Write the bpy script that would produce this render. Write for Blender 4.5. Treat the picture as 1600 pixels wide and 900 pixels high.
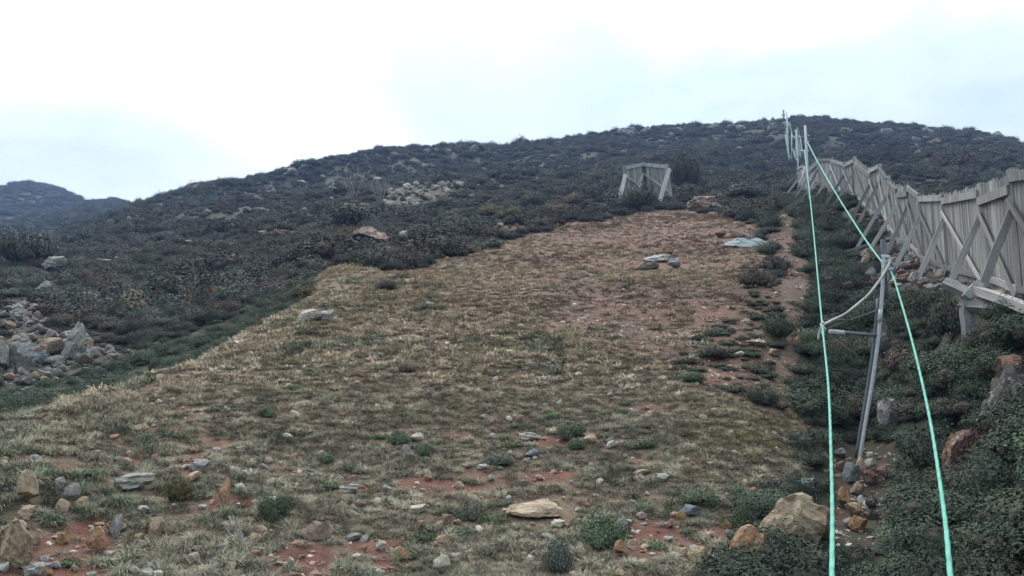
import bpy, math, random
import numpy as np
from mathutils import Vector, Matrix

for o in list(bpy.data.objects):
    bpy.data.objects.remove(o)
S = bpy.context.scene
COL = S.collection
R = math.radians

# ------------------------------------------------------------------ camera
ZC, PITCH, FOV = 2.2, R(8.0), R(65.0)
F = 800.0 / math.tan(FOV / 2)          # focal length in photograph pixels (1600 wide)
cam = bpy.data.cameras.new('camera')
cam.sensor_fit = 'HORIZONTAL'
cam.angle = FOV
cam.clip_start, cam.clip_end = 0.05, 6000
camo = bpy.data.objects.new('camera', cam)
camo.location = (0, 0, ZC)
camo.rotation_euler = (R(90) + PITCH, 0, 0)
COL.objects.link(camo)
S.camera = camo

# ------------------------------------------------------------------ sky, sun, exposure
SUN_AZ, SUN_EL = R(-14), R(48)         # behind thin cloud, ahead and a little to the left
SUN_DIR = Vector((math.sin(SUN_AZ) * math.cos(SUN_EL), math.cos(SUN_AZ) * math.cos(SUN_EL), math.sin(SUN_EL)))
W = bpy.data.worlds.new('World')
S.world = W
W.use_nodes = True
nt = W.node_tree
nt.nodes.clear()


def N(tree, typ, **kw):
    n = tree.nodes.new(typ)
    for k, v in kw.items():
        setattr(n, k, v)
    return n


L = nt.links.new
out = N(nt, 'ShaderNodeOutputWorld')
bg = N(nt, 'ShaderNodeBackground')
bg.inputs['Strength'].default_value = 0.1
sky = N(nt, 'ShaderNodeTexSky', sky_type='NISHITA')
sky.sun_disc = False
sky.sun_elevation = SUN_EL
sky.sun_rotation = SUN_AZ
sky.air_density, sky.dust_density = 1.0, 2.0
tc = N(nt, 'ShaderNodeTexCoord')
mp = N(nt, 'ShaderNodeMapping')
mp.inputs['Scale'].default_value = (1.0, 1.0, 1.9)
mp.inputs['Location'].default_value = (-1.3587, 5.8833, -6.7716)
L(tc.outputs['Generated'], mp.inputs['Vector'])


def noise(tree, vec, scale, detail=4, rough=0.5, dist=0.0):
    n = N(tree, 'ShaderNodeTexNoise')
    n.inputs['Scale'].default_value = scale
    n.inputs['Detail'].default_value = detail
    n.inputs['Roughness'].default_value = rough
    n.inputs['Distortion'].default_value = dist
    if vec is not None:
        tree.links.new(vec, n.inputs['Vector'])
    return n


def ramp(tree, fac, stops):
    n = N(tree, 'ShaderNodeValToRGB')
    e = n.color_ramp.elements
    while len(e) < len(stops):
        e.new(0.5)
    for k, (p, c) in enumerate(stops):
        e[k].position = p
        e[k].color = (*c, 1) if len(c) == 3 else c
    tree.links.new(fac, n.inputs['Fac'])
    return n


def mix(tree, fac, a, b, blend='MIX'):
    n = N(tree, 'ShaderNodeMix', data_type='RGBA', blend_type=blend)
    for sock, v in ((n.inputs[0], fac), (n.inputs[6], a), (n.inputs[7], b)):
        if isinstance(v, bpy.types.NodeSocket):
            tree.links.new(v, sock)
        elif isinstance(v, (int, float)):
            sock.default_value = v
        else:
            sock.default_value = (*v, 1)
    return n.outputs[2]


n1 = noise(nt, mp.outputs['Vector'], 1.9, 5, 0.52, 0.3)
n2 = noise(nt, mp.outputs['Vector'], 4.2, 6, 0.55, 0.2)
thin = ramp(nt, n1.outputs['Fac'], [(0.40, (0, 0, 0)), (0.72, (1, 1, 1))])
brk = ramp(nt, n2.outputs['Fac'], [(0.36, (0, 0, 0)), (0.62, (1, 1, 1))])
base = mix(nt, 0.8, sky.outputs['Color'], (3.7, 4.55, 4.7))           # thin grey-blue layer over the clear sky
mid = mix(nt, brk.outputs['Color'], base, (4.9, 5.5, 5.6))
cl = mix(nt, thin.outputs['Color'], mid, (8.6, 8.85, 8.8))
# an overcast sky is brighter overhead than near the horizon (CIE overcast: 1 + 2 sin elevation)
sep = N(nt, 'ShaderNodeSeparateXYZ')
L(tc.outputs['Generated'], sep.inputs[0])
cie = N(nt, 'ShaderNodeMath', operation='MULTIPLY_ADD', use_clamp=False)
mx = N(nt, 'ShaderNodeMath', operation='MAXIMUM')
L(sep.outputs['Z'], mx.inputs[0]); mx.inputs[1].default_value = 0.0
L(mx.outputs[0], cie.inputs[0]); cie.inputs[1].default_value = 1.1; cie.inputs[2].default_value = 0.55
vm = N(nt, 'ShaderNodeVectorMath', operation='SCALE')
L(cl, vm.inputs[0]); L(cie.outputs[0], vm.inputs['Scale'])
L(vm.outputs['Vector'], bg.inputs['Color'])
L(bg.outputs['Background'], out.inputs['Surface'])

sun = bpy.data.lights.new('sun', 'SUN')
sun.energy, sun.angle, sun.color = 1.5, R(22), (1.0, 0.95, 0.88)
suno = bpy.data.objects.new('sun', sun)
suno.rotation_euler = (-SUN_DIR).to_track_quat('-Z', 'Y').to_euler()
COL.objects.link(suno)

S.view_settings.view_transform = 'Standard'
S.view_settings.look = 'None'
S.view_settings.exposure = 1.25
S.view_settings.gamma = 1.0
S.view_settings.use_curve_mapping = False
S.cycles.max_bounces, S.cycles.diffuse_bounces, S.cycles.glossy_bounces, S.cycles.volume_bounces = 4, 3, 2, 0

# ------------------------------------------------------------------ numbers: camera rays and the ground surface
rng = np.random.default_rng(11)
random.seed(5)
cp, sp_ = math.cos(PITCH), math.sin(PITCH)


def ray(px, py):
    u, v = (np.asarray(px, float) - 800) / F, (450 - np.asarray(py, float)) / F
    x, y, z = u, cp - v * sp_, sp_ + v * cp
    h = np.hypot(x, y)
    return np.arctan2(x, y), z / h           # azimuth, rise per metre of ground distance


def project(x, y, z):
    """world -> photograph pixels, used at build time to read the layout off the photograph"""
    d = y * cp + (z - ZC) * sp_
    d = np.where(d > 0.05, d, np.nan)
    v = (-y * sp_ + (z - ZC) * cp) / d
    return 800 + F * x / d, 450 - F * v


def at(px, py, r):
    a, t = ray(px, py)
    return Vector((math.sin(a) * r, math.cos(a) * r, ZC + float(t) * r))


# (photo x, photo y, ground distance): a survey of the slope
ctl = []
for px in (-150, 200, 500, 800, 1100):                        # grassy spur
    for py, r in ((900, 7.1), (800, 8.5), (700, 10.4)):
        ctl.append((px, py, r))
ctl += [(-150, 690, 10.6), (0, 662, 11.3), (125, 622, 12.4), (250, 582, 14.2), (380, 522, 18), (440, 492, 20.5), (490, 462, 24), (515, 422, 29)]
for px in (450, 600, 800, 1000):
    ctl += [(px, 600, 13.2)]
for px in (580, 700, 900, 1050):
    ctl += [(px, 500, 18.6)]
ctl += [(600, 450, 23.5), (800, 450, 23.2), (1000, 450, 22.8), (1150, 450, 22.6), (700, 400, 32), (900, 400, 31), (1050, 400, 31), (1180, 400, 30.5),
        (800, 375, 38), (920, 352, 46), (1000, 345, 49), (1100, 330, 55), (1180, 345, 47), (560, 410, 32), (620, 408, 32)]
# gully west of the spur: hidden flank, then in view again
ctl += [(-150, 730, 15), (0, 700, 16), (125, 652, 18), (250, 605, 20), (380, 535, 23), (460, 475, 26)]
ctl += [(-150, 655, 22), (0, 640, 22.5), (125, 604, 24.5), (250, 560, 27), (380, 505, 28.5), (470, 455, 32)]
ctl += [(-150, 560, 31), (0, 560, 31), (100, 560, 31), (200, 525, 34), (300, 490, 37), (400, 455, 40), (500, 400, 44),
        (-150, 470, 46), (0, 480, 44), (100, 470, 46), (200, 440, 52), (300, 410, 58), (400, 385, 62), (500, 370, 60), (600, 372, 48), (700, 362, 50), (800, 345, 56),
        (-150, 410, 68), (0, 418, 66), (100, 410, 70), (200, 385, 80), (300, 360, 88), (400, 345, 90), (500, 330, 92), (620, 320, 88), (740, 310, 86), (860, 318, 74), (960, 318, 69),
        (1030, 306, 68), (1130, 308, 70)]
# far west: valley then the distant hill
ctl += [(-150, 385, 110), (0, 385, 115), (100, 372, 125), (200, 340, 140), (300, 315, 140),
        (-150, 380, 190), (0, 378, 200), (90, 362, 210), (160, 345, 230),
        (-150, 335, 360), (0, 332, 360), (90, 334, 360), (180, 324, 330),
        (-150, 318, 470), (-60, 306, 470), (0, 299, 470), (40, 291, 470), (90, 296, 465), (130, 314, 450), (180, 323, 400), (215, 330, 380),
        (-150, 390, 800), (0, 380, 800), (90, 380, 800), (180, 390, 800)]
# the main hill and its skyline
sky_pts = [(255, 307, 200), (300, 292, 195), (370, 280, 198), (450, 268, 203), (600, 246, 212), (700, 234, 217), (800, 228, 220), (880, 219, 226), (960, 209, 232), (1030, 200, 240), (1110, 201, 245),
           (1200, 197, 250), (1285, 191, 252), (1400, 205, 244), (1500, 208, 233), (1560, 212, 225), (1600, 226, 215), (1680, 250, 205), (1800, 280, 200)]
for px, py, r in sky_pts:
    ctl += [(px, py, r), (px, py + 34, r * 1.22), (px, py + 110, r * 1.9), (px, py + 190, 800)]
ctl += [(255, 350, 270), (300, 350, 270)]
ctl += [(400, 305, 140), (500, 290, 145), (600, 280, 145), (740, 268, 145), (860, 262, 150), (1000, 262, 125), (1000, 235, 175), (1150, 280, 96), (1200, 250, 140), (1300, 262, 120), (1300, 225, 175),
        (1230, 300, 68), (1220, 330, 53), (1220, 380, 34)]
# gully and tow line on the east side, fence bank
ctl += [(1240, 900, 7.6), (1340, 900, 8.0), (1450, 900, 7.5), (1600, 900, 6.4), (1750, 900, 5.6),
        (1270, 720, 11.6), (1340, 725, 12.5), (1450, 750, 10.6), (1600, 740, 8.6), (1750, 740, 7.4),
        (1230, 640, 13.2), (1340, 620, 16.3), (1450, 640, 13.0), (1600, 620, 11), (1750, 620, 9.4),
        (1230, 540, 17), (1340, 510, 21.5), (1450, 550, 15.6), (1520, 526, 13.7), (1600, 530, 12.2), (1750, 540, 11.4),
        (1235, 450, 22.8), (1330, 430, 28), (1400, 435, 24), (1530, 452, 15.2), (1483, 445, 18.3), (1432, 440, 22.6), (1450, 475, 18.6), (1600, 485, 13.6), (1240, 380, 34), (1300, 360, 38), (1340, 370, 35.5), (1262, 320, 50)]
FENCE = [(1668, 256, 14.2), (1581, 269, 16), (1532, 291, 19.5), (1476, 303, 24), (1439, 304, 27), (1420, 289, 29.5), (1403, 291, 31), (1388, 277, 33), (1375, 258, 36), (1361, 264, 37.4),
         (1336, 246, 43), (1320, 254, 45), (1300, 248, 50), (1279, 248, 54), (1264, 262, 58), (1255, 257, 65), (1247, 262, 73)]
FH = 2.3
for px, py, r in FENCE:
    a, t = ray(px, py)
    p = at(px, py, r) - Vector((0, 0, FH + 0.02))
    bx, by = project(p.x, p.y, p.z)
    ctl.append((float(bx), float(by), r))
ctl += [(1700, 470, 24), (1600, 440, 24), (1500, 405, 31), (1440, 380, 38), (1390, 335, 48), (1340, 290, 64),
        (1700, 335, 48), (1600, 335, 50), (1500, 325, 60), (1420, 310, 72),
        (1700, 295, 90), (1600, 290, 95), (1500, 275, 110), (1400, 265, 120), (1600, 255, 150), (1500, 240, 160), (1700, 275, 140), (1400, 235, 170)]
ctl = np.array(ctl, float)
ca, ct = ray(ctl[:, 0], ctl[:, 1])
cr = ctl[:, 2]
cz = ct * cr / (cr + 8)
extra = []
for a in np.linspace(-0.66, 0.66, 9):
    extra += [(a, 0.6, -2.15 / 8.6), (a, 2.5, -2.05 / 10.5), (a, 4.5, -1.9 / 12.5)]
extra = np.array(extra)
CA = np.concatenate([ca, extra[:, 0]]); CR = np.concatenate([cr, extra[:, 1]]); CZ = np.concatenate([cz, extra[:, 2]])
P = np.stack([CA * 3.0, np.log(CR)], 1)


def phi(d2):
    return np.sqrt(d2 + 0.05 ** 2)


A = phi(((P[:, None] - P[None]) ** 2).sum(-1)) - 0.0 * np.eye(len(P))
A -= 2e-3 * np.eye(len(P))
mz = CZ.mean()
wts = np.linalg.solve(A, CZ - mz)

az = np.concatenate([np.linspace(-math.pi, -0.72, 40)[:-1], np.linspace(-0.72, 0.72, 430), np.linspace(0.72, math.pi, 40)[1:]])
lr = np.linspace(math.log(0.35), math.log(900), 640)
NA, NR = len(az), len(lr)
AZ, LR = np.meshgrid(az, lr, indexing='ij')
RR = np.exp(LR)
q = np.stack([np.clip(AZ, -0.64, 0.66).ravel() * 3.0, LR.ravel()], 1)
zz = np.empty(len(q))
for k in range(0, len(q), 20000):
    zz[k:k + 20000] = phi(((q[k:k + 20000, None] - P[None]) ** 2).sum(-1)) @ wts + mz
ZG = zz.reshape(NA, NR) * (RR + 8)
# behind the camera the valley falls gently away
wb = np.clip((np.abs(AZ) - 0.85) / 1.1, 0, 1); wb = wb * wb * (3 - 2 * wb)
ZG = ZG * (1 - wb) + wb * (-2.2 - 0.03 * RR)
ZG += ZC
XG, YG = np.sin(AZ) * RR, np.cos(AZ) * RR


def vnoise(x, y, seed=0):
    xi, yi = np.floor(x).astype(np.int64), np.floor(y).astype(np.int64)
    fx, fy = x - xi, y - yi
    fx = fx * fx * fx * (fx * (fx * 6 - 15) + 10); fy = fy * fy * fy * (fy * (fy * 6 - 15) + 10)

    def h(a, b):
        n = (a * 374761393 + b * 668265263 + seed * 1442695041) & 0xffffffff
        n = ((n ^ (n >> 13)) * 1274126177) & 0xffffffff
        return ((n ^ (n >> 16)) & 0xffff) / 32767.5 - 1
    return (h(xi, yi) * (1 - fx) + h(xi + 1, yi) * fx) * (1 - fy) + (h(xi, yi + 1) * (1 - fx) + h(xi + 1, yi + 1) * fx) * fy


def fbm(x, y, lam, seed=0, oct=3):
    s, a = 0, 1
    for k in range(oct):
        s = s + a * vnoise(x / lam + 17.3 * k, y / lam - 9.1 * k, seed + k)
        a *= 0.5; lam /= 2.1
    return s


def sm(x, a, b):
    t = np.clip((x - a) / (b - a), 0, 1)
    return t * t * (3 - 2 * t)


ZG += 0.035 * fbm(XG, YG, 0.9, 1) * sm(RR, 2, 5) + 0.10 * fbm(XG, YG, 4.2, 5, 2) * sm(RR, 3, 12) + 0.55 * fbm(XG, YG, 11, 9, 3) * sm(RR, 34, 85) + 1.5 * fbm(XG, YG, 36, 14, 3) * sm(RR, 70, 150) \
    + 3.0 * fbm(XG, YG, 90, 18, 3) * sm(RR, 260, 420)


def H(x, y):
    x, y = np.asarray(x, float), np.asarray(y, float)
    a = np.interp(np.arctan2(x, y), az, np.arange(NA))
    k = np.clip((np.log(np.maximum(np.hypot(x, y), 0.36)) - lr[0]) / (lr[1] - lr[0]), 0, NR - 1.001)
    a = np.clip(a, 0, NA - 1.001)
    i, j = a.astype(int), k.astype(int)
    fa, fk = a - i, k - j
    return (ZG[i, j] * (1 - fa) + ZG[i + 1, j] * fa) * (1 - fk) + (ZG[i, j + 1] * (1 - fa) + ZG[i + 1, j + 1] * fa) * fk


RS = np.exp(np.linspace(math.log(4.0), math.log(600), 3000))


def hit(px, py, rmin=4.0, default=None):
    a, t = ray(px, py)
    x, y = np.sin(a) * RS, np.cos(a) * RS
    below = (ZC + t * RS - H(x, y) <= 0) & (RS >= rmin)
    k = np.argmax(below)
    if not below[k]:
        if default is None:
            gap = ZC + t * RS - H(x, y)
            gap[RS < rmin] = 1e9
            k = np.argmin(np.abs(gap) / RS)
        else:
            k = np.argmin(np.abs(RS - default))
    return Vector((float(x[k]), float(y[k]), float(H(x[k], y[k])))), float(RS[k])


# ------------------------------------------------------------------ zones of the slope, in photograph outlines
def inpoly(px, py, poly):
    poly = np.array(poly, float)
    ins = np.zeros(np.shape(px), bool)
    x0, y0 = poly[-1]
    for x1, y1 in poly:
        with np.errstate(divide='ignore', invalid='ignore'):
            c = ((y1 > py) != (y0 > py)) & (px < (x0 - x1) * (py - y1) / (y0 - y1 + 1e-12) + x1)
        ins ^= c
        x0, y0 = x1, y1
    return ins


SPUR = [(-400, 1300), (-400, 700), (-150, 680), (0, 655), (125, 616), (250, 576), (380, 516), (440, 486), (478, 470), (492, 425), (530, 408), (600, 425), (700, 404), (800, 376), (900, 350), (960, 336), (1080, 326),
        (1150, 340), (1205, 362), (1212, 420), (1215, 560), (1235, 640), (1255, 690), (1270, 740), (1180, 800), (1160, 900), (1150, 1300)]
DARKP = [(1150, 425), (1210, 410), (1215, 560), (1225, 650), (1130, 625), (1060, 600), (1040, 560), (1090, 535), (1140, 480)]
TRAIL = [(1204, 318), (1226, 316), (1250, 350), (1266, 400), (1264, 460), (1252, 540), (1240, 620), (1248, 670), (1230, 660), (1212, 600), (1214, 500), (1218, 420), (1204, 360)]
WESTROCK = [(-20, 465), (60, 462), (85, 500), (75, 515), (150, 508), (215, 530), (215, 562), (60, 612), (-20, 612)]
BROWN = [(850, 430), (1000, 436), (1130, 440), (1215, 415), (1215, 610), (1120, 610), (1000, 575), (890, 510)]
RED_PATCH = [(460, 880, 90, 28), (590, 862, 70, 25), (1050, 850, 110, 35), (985, 825, 70, 20), (650, 755, 60, 15), (430, 735, 50, 12), (365, 790, 40, 26), (690, 775, 50, 12), (850, 745, 60, 12),
             (870, 690, 50, 9), (1000, 715, 40, 8), (740, 745, 40, 9), (720, 680, 25, 7), (250, 665, 45, 8), (330, 600, 24, 5), (210, 720, 24, 6), (560, 770, 36, 10), (140, 830, 40, 22),
             (1100, 360, 110, 18), (1000, 352, 60, 12), (1180, 372, 60, 12), (1020, 395, 40, 8), (930, 372, 80, 8), (1010, 520, 90, 34), (900, 500, 90, 22), (860, 440, 120, 20), (1000, 470, 110, 24),
             (802, 359, 52, 15), (642, 386, 34, 15), (915, 330, 22, 15), (1110, 500, 60, 40), (1130, 580, 60, 30)]


def zones(x, y, z):
    px, py = project(x, y, z)
    r = np.hypot(x, y)
    px = np.nan_to_num(px, nan=-5000); py = np.nan_to_num(py, nan=-5000)
    near = (r < 7.5) & (np.abs(np.arctan2(x, y)) < 1.2)
    jx = px + 18 * fbm(x, y, 1.5 + 0.05 * 20, 31); jy = py + 7 * fbm(x, y, 1.6, 37)
    redge = np.interp(px, [-400, 0, 125, 250, 380, 440, 490, 520, 700], [11.5, 12.2, 13.2, 15.2, 19, 21.5, 25.5, 60, 60])
    spur = inpoly(jx, jy, SPUR) & (r < redge)
    spur |= (r < 8) & (px < 1150) & (y > 0)
    trail = inpoly(px + 0.4 * (jx - px), py + 0.5 * (jy - py), TRAIL) & (r < 60)
    dark = inpoly(jx, jy, DARKP) & (r < 60)
    red = np.zeros(np.shape(x))
    for cx, cy, rx, ry in RED_PATCH:
        red = np.maximum(red, 1 - np.hypot((px - cx) / rx, (py - cy) / ry))
    red = np.clip(red * np.interp(r, [10, 16], [2.4, 1.5]), 0, 1) * (r < 70)
    soil = np.clip(red * 0.9 + 0.5 * fbm(x, y, 1.1, 51) + 0.75 * fbm(x, y, 0.33, 53, 2), 0, 1) * (red > 0) + np.clip(fbm(x, y, 0.9, 57) - 0.42 - 0.02 * np.clip(r - 9, 0, 40), 0, 1) * 1.8
    # dry creek of bare earth between boulder heap and pole foot
    return px, py, r, spur & ~trail, trail, dark & ~trail, np.clip(soil, 0, 1)


# ------------------------------------------------------------------ materials
def new_mat(name):
    m = bpy.data.materials.new(name)
    m.use_nodes = True
    t = m.node_tree
    b = t.nodes['Principled BSDF']
    b.inputs['Roughness'].default_value = 0.85
    b.inputs['Specular IOR Level'].default_value = 0.25
    return m, t, b


def bump(t, b, height, strength, dist):
    n = N(t, 'ShaderNodeBump')
    n.inputs['Strength'].default_value = strength
    n.inputs['Distance'].default_value = dist
    t.links.new(height, n.inputs['Height'])
    t.links.new(n.outputs['Normal'], b.inputs['Normal'])


def mat_ground():
    m, t, b = new_mat('hillside_soil')
    at_ = N(t, 'ShaderNodeAttribute', attribute_name='ground_col')
    g = N(t, 'ShaderNodeNewGeometry')
    a = noise(t, g.outputs['Position'], 9.0, 6, 0.65)
    c = noise(t, g.outputs['Position'], 42.0, 4, 0.6)
    d = noise(t, g.outputs['Position'], 0.55, 6, 0.6)
    r1 = ramp(t, a.outputs['Fac'], [(0.3, (0.6, 0.6, 0.6)), (0.7, (1.35, 1.33, 1.3))])
    r2 = ramp(t, c.outputs['Fac'], [(0.35, (0.75, 0.75, 0.75)), (0.66, (1.25, 1.25, 1.25))])
    r3 = ramp(t, d.outputs['Fac'], [(0.3, (0.8, 0.82, 0.8)), (0.7, (1.2, 1.16, 1.1))])
    x = mix(t, 1.0, at_.outputs['Color'], r1.outputs['Color'], 'MULTIPLY')
    x = mix(t, 1.0, x, r2.outputs['Color'], 'MULTIPLY')
    x = mix(t, 1.0, x, r3.outputs['Color'], 'MULTIPLY')
    t.links.new(x, b.inputs['Base Color'])
    b.inputs['Roughness'].default_value = 0.95
    add = N(t, 'ShaderNodeMath', operation='ADD')
    t.links.new(a.outputs['Fac'], add.inputs[0]); t.links.new(c.outputs['Fac'], add.inputs[1])
    bump(t, b, add.outputs[0], 0.7, 0.05)
    return m


def mat_plant(name, inst, rough=0.7, var=0.55, trans=0.0):
    m, t, b = new_mat(name)
    if inst:
        col = N(t, 'ShaderNodeAttribute', attribute_type='INSTANCER', attribute_name='tint').outputs['Color']
    else:
        col = N(t, 'ShaderNodeObjectInfo').outputs['Color']
    g = N(t, 'ShaderNodeNewGeometry')
    v = ramp(t, g.outputs['Random Per Island'], [(0.0, (1 - var,) * 3), (0.6, (1.0, 1.0, 1.0)), (1.0, (1 + var, 1 + var * 0.9, 1 + var * 0.7))])
    x = mix(t, 1.0, col, v.outputs['Color'], 'MULTIPLY')
    t.links.new(x, b.inputs['Base Color'])
    b.inputs['Roughness'].default_value = rough
    b.inputs['Specular IOR Level'].default_value = 0.2
    return m


def mat_rock():
    m, t, b = new_mat('weathered_dolerite')
    o = N(t, 'ShaderNodeObjectInfo')
    tc = N(t, 'ShaderNodeTexCoord')
    off = N(t, 'ShaderNodeVectorMath', operation='ADD')
    rv = N(t, 'ShaderNodeVectorMath', operation='SCALE')
    rv.inputs[0].default_value = (13, 7, 29)
    t.links.new(o.outputs['Random'], rv.inputs['Scale'])
    t.links.new(tc.outputs['Object'], off.inputs[0]); t.links.new(rv.outputs['Vector'], off.inputs[1])
    v = off.outputs['Vector']
    a = noise(t, v, 1.7, 6, 0.62); c = noise(t, v, 7.0, 5, 0.65); d = noise(t, v, 4.0, 3, 0.6, 0.4)
    r1 = ramp(t, a.outputs['Fac'], [(0.3, (0.6, 0.57, 0.54)), (0.55, (1.0, 1.0, 1.0)), (0.72, (1.22, 1.05, 0.82))])
    r2 = ramp(t, c.outputs['Fac'], [(0.32, (0.66, 0.66, 0.66)), (0.66, (1.25, 1.25, 1.25))])
    x = mix(t, 1.0, o.outputs['Color'], r1.outputs['Color'], 'MULTIPLY')
    x = mix(t, 1.0, x, r2.outputs['Color'], 'MULTIPLY')
    lich = ramp(t, d.outputs['Fac'], [(0.56, (0, 0, 0)), (0.66, (0.75, 0.75, 0.75))])
    x = mix(t, lich.outputs['Color'], x, (0.30, 0.31, 0.27))
    t.links.new(x, b.inputs['Base Color'])
    bump(t, b, c.outputs['Fac'], 0.6, 0.12)
    return m


def mat_stone_inst():
    m, t, b = new_mat('loose_stone_chips')
    col = N(t, 'ShaderNodeAttribute', attribute_type='INSTANCER', attribute_name='tint').outputs['Color']
    g = N(t, 'ShaderNodeNewGeometry')
    c = noise(t, g.outputs['Position'], 9.0, 4, 0.65)
    r2 = ramp(t, c.outputs['Fac'], [(0.32, (0.6, 0.6, 0.6)), (0.66, (1.3, 1.3, 1.3))])
    t.links.new(mix(t, 1.0, col, r2.outputs['Color'], 'MULTIPLY'), b.inputs['Base Color'])
    return m


def mat_wood(name, base):
    m, t, b = new_mat(name)
    o = N(t, 'ShaderNodeObjectInfo')
    tc = N(t, 'ShaderNodeTexCoord')
    mp = N(t, 'ShaderNodeMapping')
    mp.inputs['Scale'].default_value = (22, 22, 1.3)
    off = N(t, 'ShaderNodeVectorMath', operation='ADD')
    rv = N(t, 'ShaderNodeVectorMath', operation='SCALE')
    rv.inputs[0].default_value = (3, 5, 17)
    t.links.new(o.outputs['Random'], rv.inputs['Scale'])
    t.links.new(tc.outputs['Object'], off.inputs[0]); t.links.new(rv.outputs['Vector'], off.inputs[1])
    t.links.new(off.outputs['Vector'], mp.inputs['Vector'])
    a = noise(t, mp.outputs['Vector'], 1.0, 5, 0.65)
    c = noise(t, off.outputs['Vector'], 2.2, 4, 0.6)
    r1 = ramp(t, a.outputs['Fac'], [(0.3, tuple(v * 0.55 for v in base)), (0.52, base), (0.72, tuple(v * 1.35 for v in base))])
    r2 = ramp(t, c.outputs['Fac'], [(0.3, (0.72, 0.72, 0.70)), (0.7, (1.2, 1.2, 1.2))])
    rr = ramp(t, o.outputs['Random'], [(0.0, (0.5, 0.5, 0.5)), (0.5, (0.92, 0.9, 0.87)), (1.0, (1.35, 1.33, 1.3))])
    x = mix(t, 1.0, r1.outputs['Color'], r2.outputs['Color'], 'MULTIPLY')
    x = mix(t, 1.0, x, rr.outputs['Color'], 'MULTIPLY')
    t.links.new(x, b.inputs['Base Color'])
    b.inputs['Roughness'].default_value = 0.9
    bump(t, b, a.outputs['Fac'], 0.4, 0.01)
    return m


def mat_simple(name, col, rough=0.5, metal=0.0, nz=0.25, scale=30):
    m, t, b = new_mat(name)
    tc = N(t, 'ShaderNodeTexCoord')
    a = noise(t, tc.outputs['Object'], scale, 4, 0.6)
    r1 = ramp(t, a.outputs['Fac'], [(0.3, tuple(v * (1 - nz) for v in col)), (0.7, tuple(v * (1 + nz) for v in col))])
    t.links.new(r1.outputs['Color'], b.inputs['Base Color'])
    b.inputs['Roughness'].default_value = rough
    b.inputs['Metallic'].default_value = metal
    return m


M_GROUND = mat_ground()
M_GRASS = mat_plant('dry_tussock_blades', True, 0.75, 0.45)
M_LEAF_I = mat_plant('heath_leaves', True, 0.8, 0.25)
M_LEAF = mat_plant('shrub_leaves', False, 0.6, 0.6)
M_ROCK = mat_rock()
M_CHIP = mat_stone_inst()
M_WOOD = mat_wood('silvered_timber', (0.225, 0.235, 0.245))
M_WOOD_P = mat_wood('pale_silvered_timber', (0.30, 0.30, 0.30))
M_STEEL = mat_simple('galvanised_steel', (0.40, 0.425, 0.45), 0.75, 0.1, 0.25)
M_DARKSTEEL = mat_simple('dull_grey_steel', (0.12, 0.145, 0.16), 0.6, 0.3, 0.2)
M_ROPE = mat_simple('teal_rope_fibre', (0.115, 0.34, 0.275), 0.8, 0.0, 0.22, 9)
M_CORD = mat_simple('pale_cord_fibre', (0.42, 0.43, 0.41), 0.8, 0.0, 0.2, 60)
M_TWIG = mat_simple('grey_dead_twig', (0.16, 0.15, 0.14), 0.9, 0.0, 0.3, 8)
M_BARK_SHADE = mat_simple('bark_and_crown_shade', (0.06, 0.05, 0.04), 0.95, 0.0, 0.3, 20)  # bark of the stems, and painted shade on the crown cores
M_CONCRETE = mat_simple('pale_blue_concrete', (0.20, 0.235, 0.24), 0.9, 0.0, 0.3, 6)


# ------------------------------------------------------------------ helpers
def tag(o, label=None, cat=None, group=None, kind=None):
    if label: o['label'] = label
    if cat: o['category'] = cat
    if group: o['group'] = group
    if kind: o['kind'] = kind
    return o


def mesh_np(name, verts, faces, mat, smooth=False):
    me = bpy.data.meshes.new(name)
    me.from_pydata([tuple(v) for v in verts], [], [tuple(int(i) for i in f) for f in faces])
    if mat: me.materials.append(mat)
    if smooth: me.polygons.foreach_set('use_smooth', [True] * len(me.polygons))
    me.update()
    return me


def link(name, data, loc=(0, 0, 0), rot=(0, 0, 0), scl=(1, 1, 1), parent=None):
    o = bpy.data.objects.new(name, data)
    o.location, o.rotation_euler, o.scale = loc, rot, scl
    o.parent = parent
    COL.objects.link(o)
    return o


def empty(name, loc):
    o = link(name, None, loc)
    o.empty_display_size = 0.2
    return o


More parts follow.
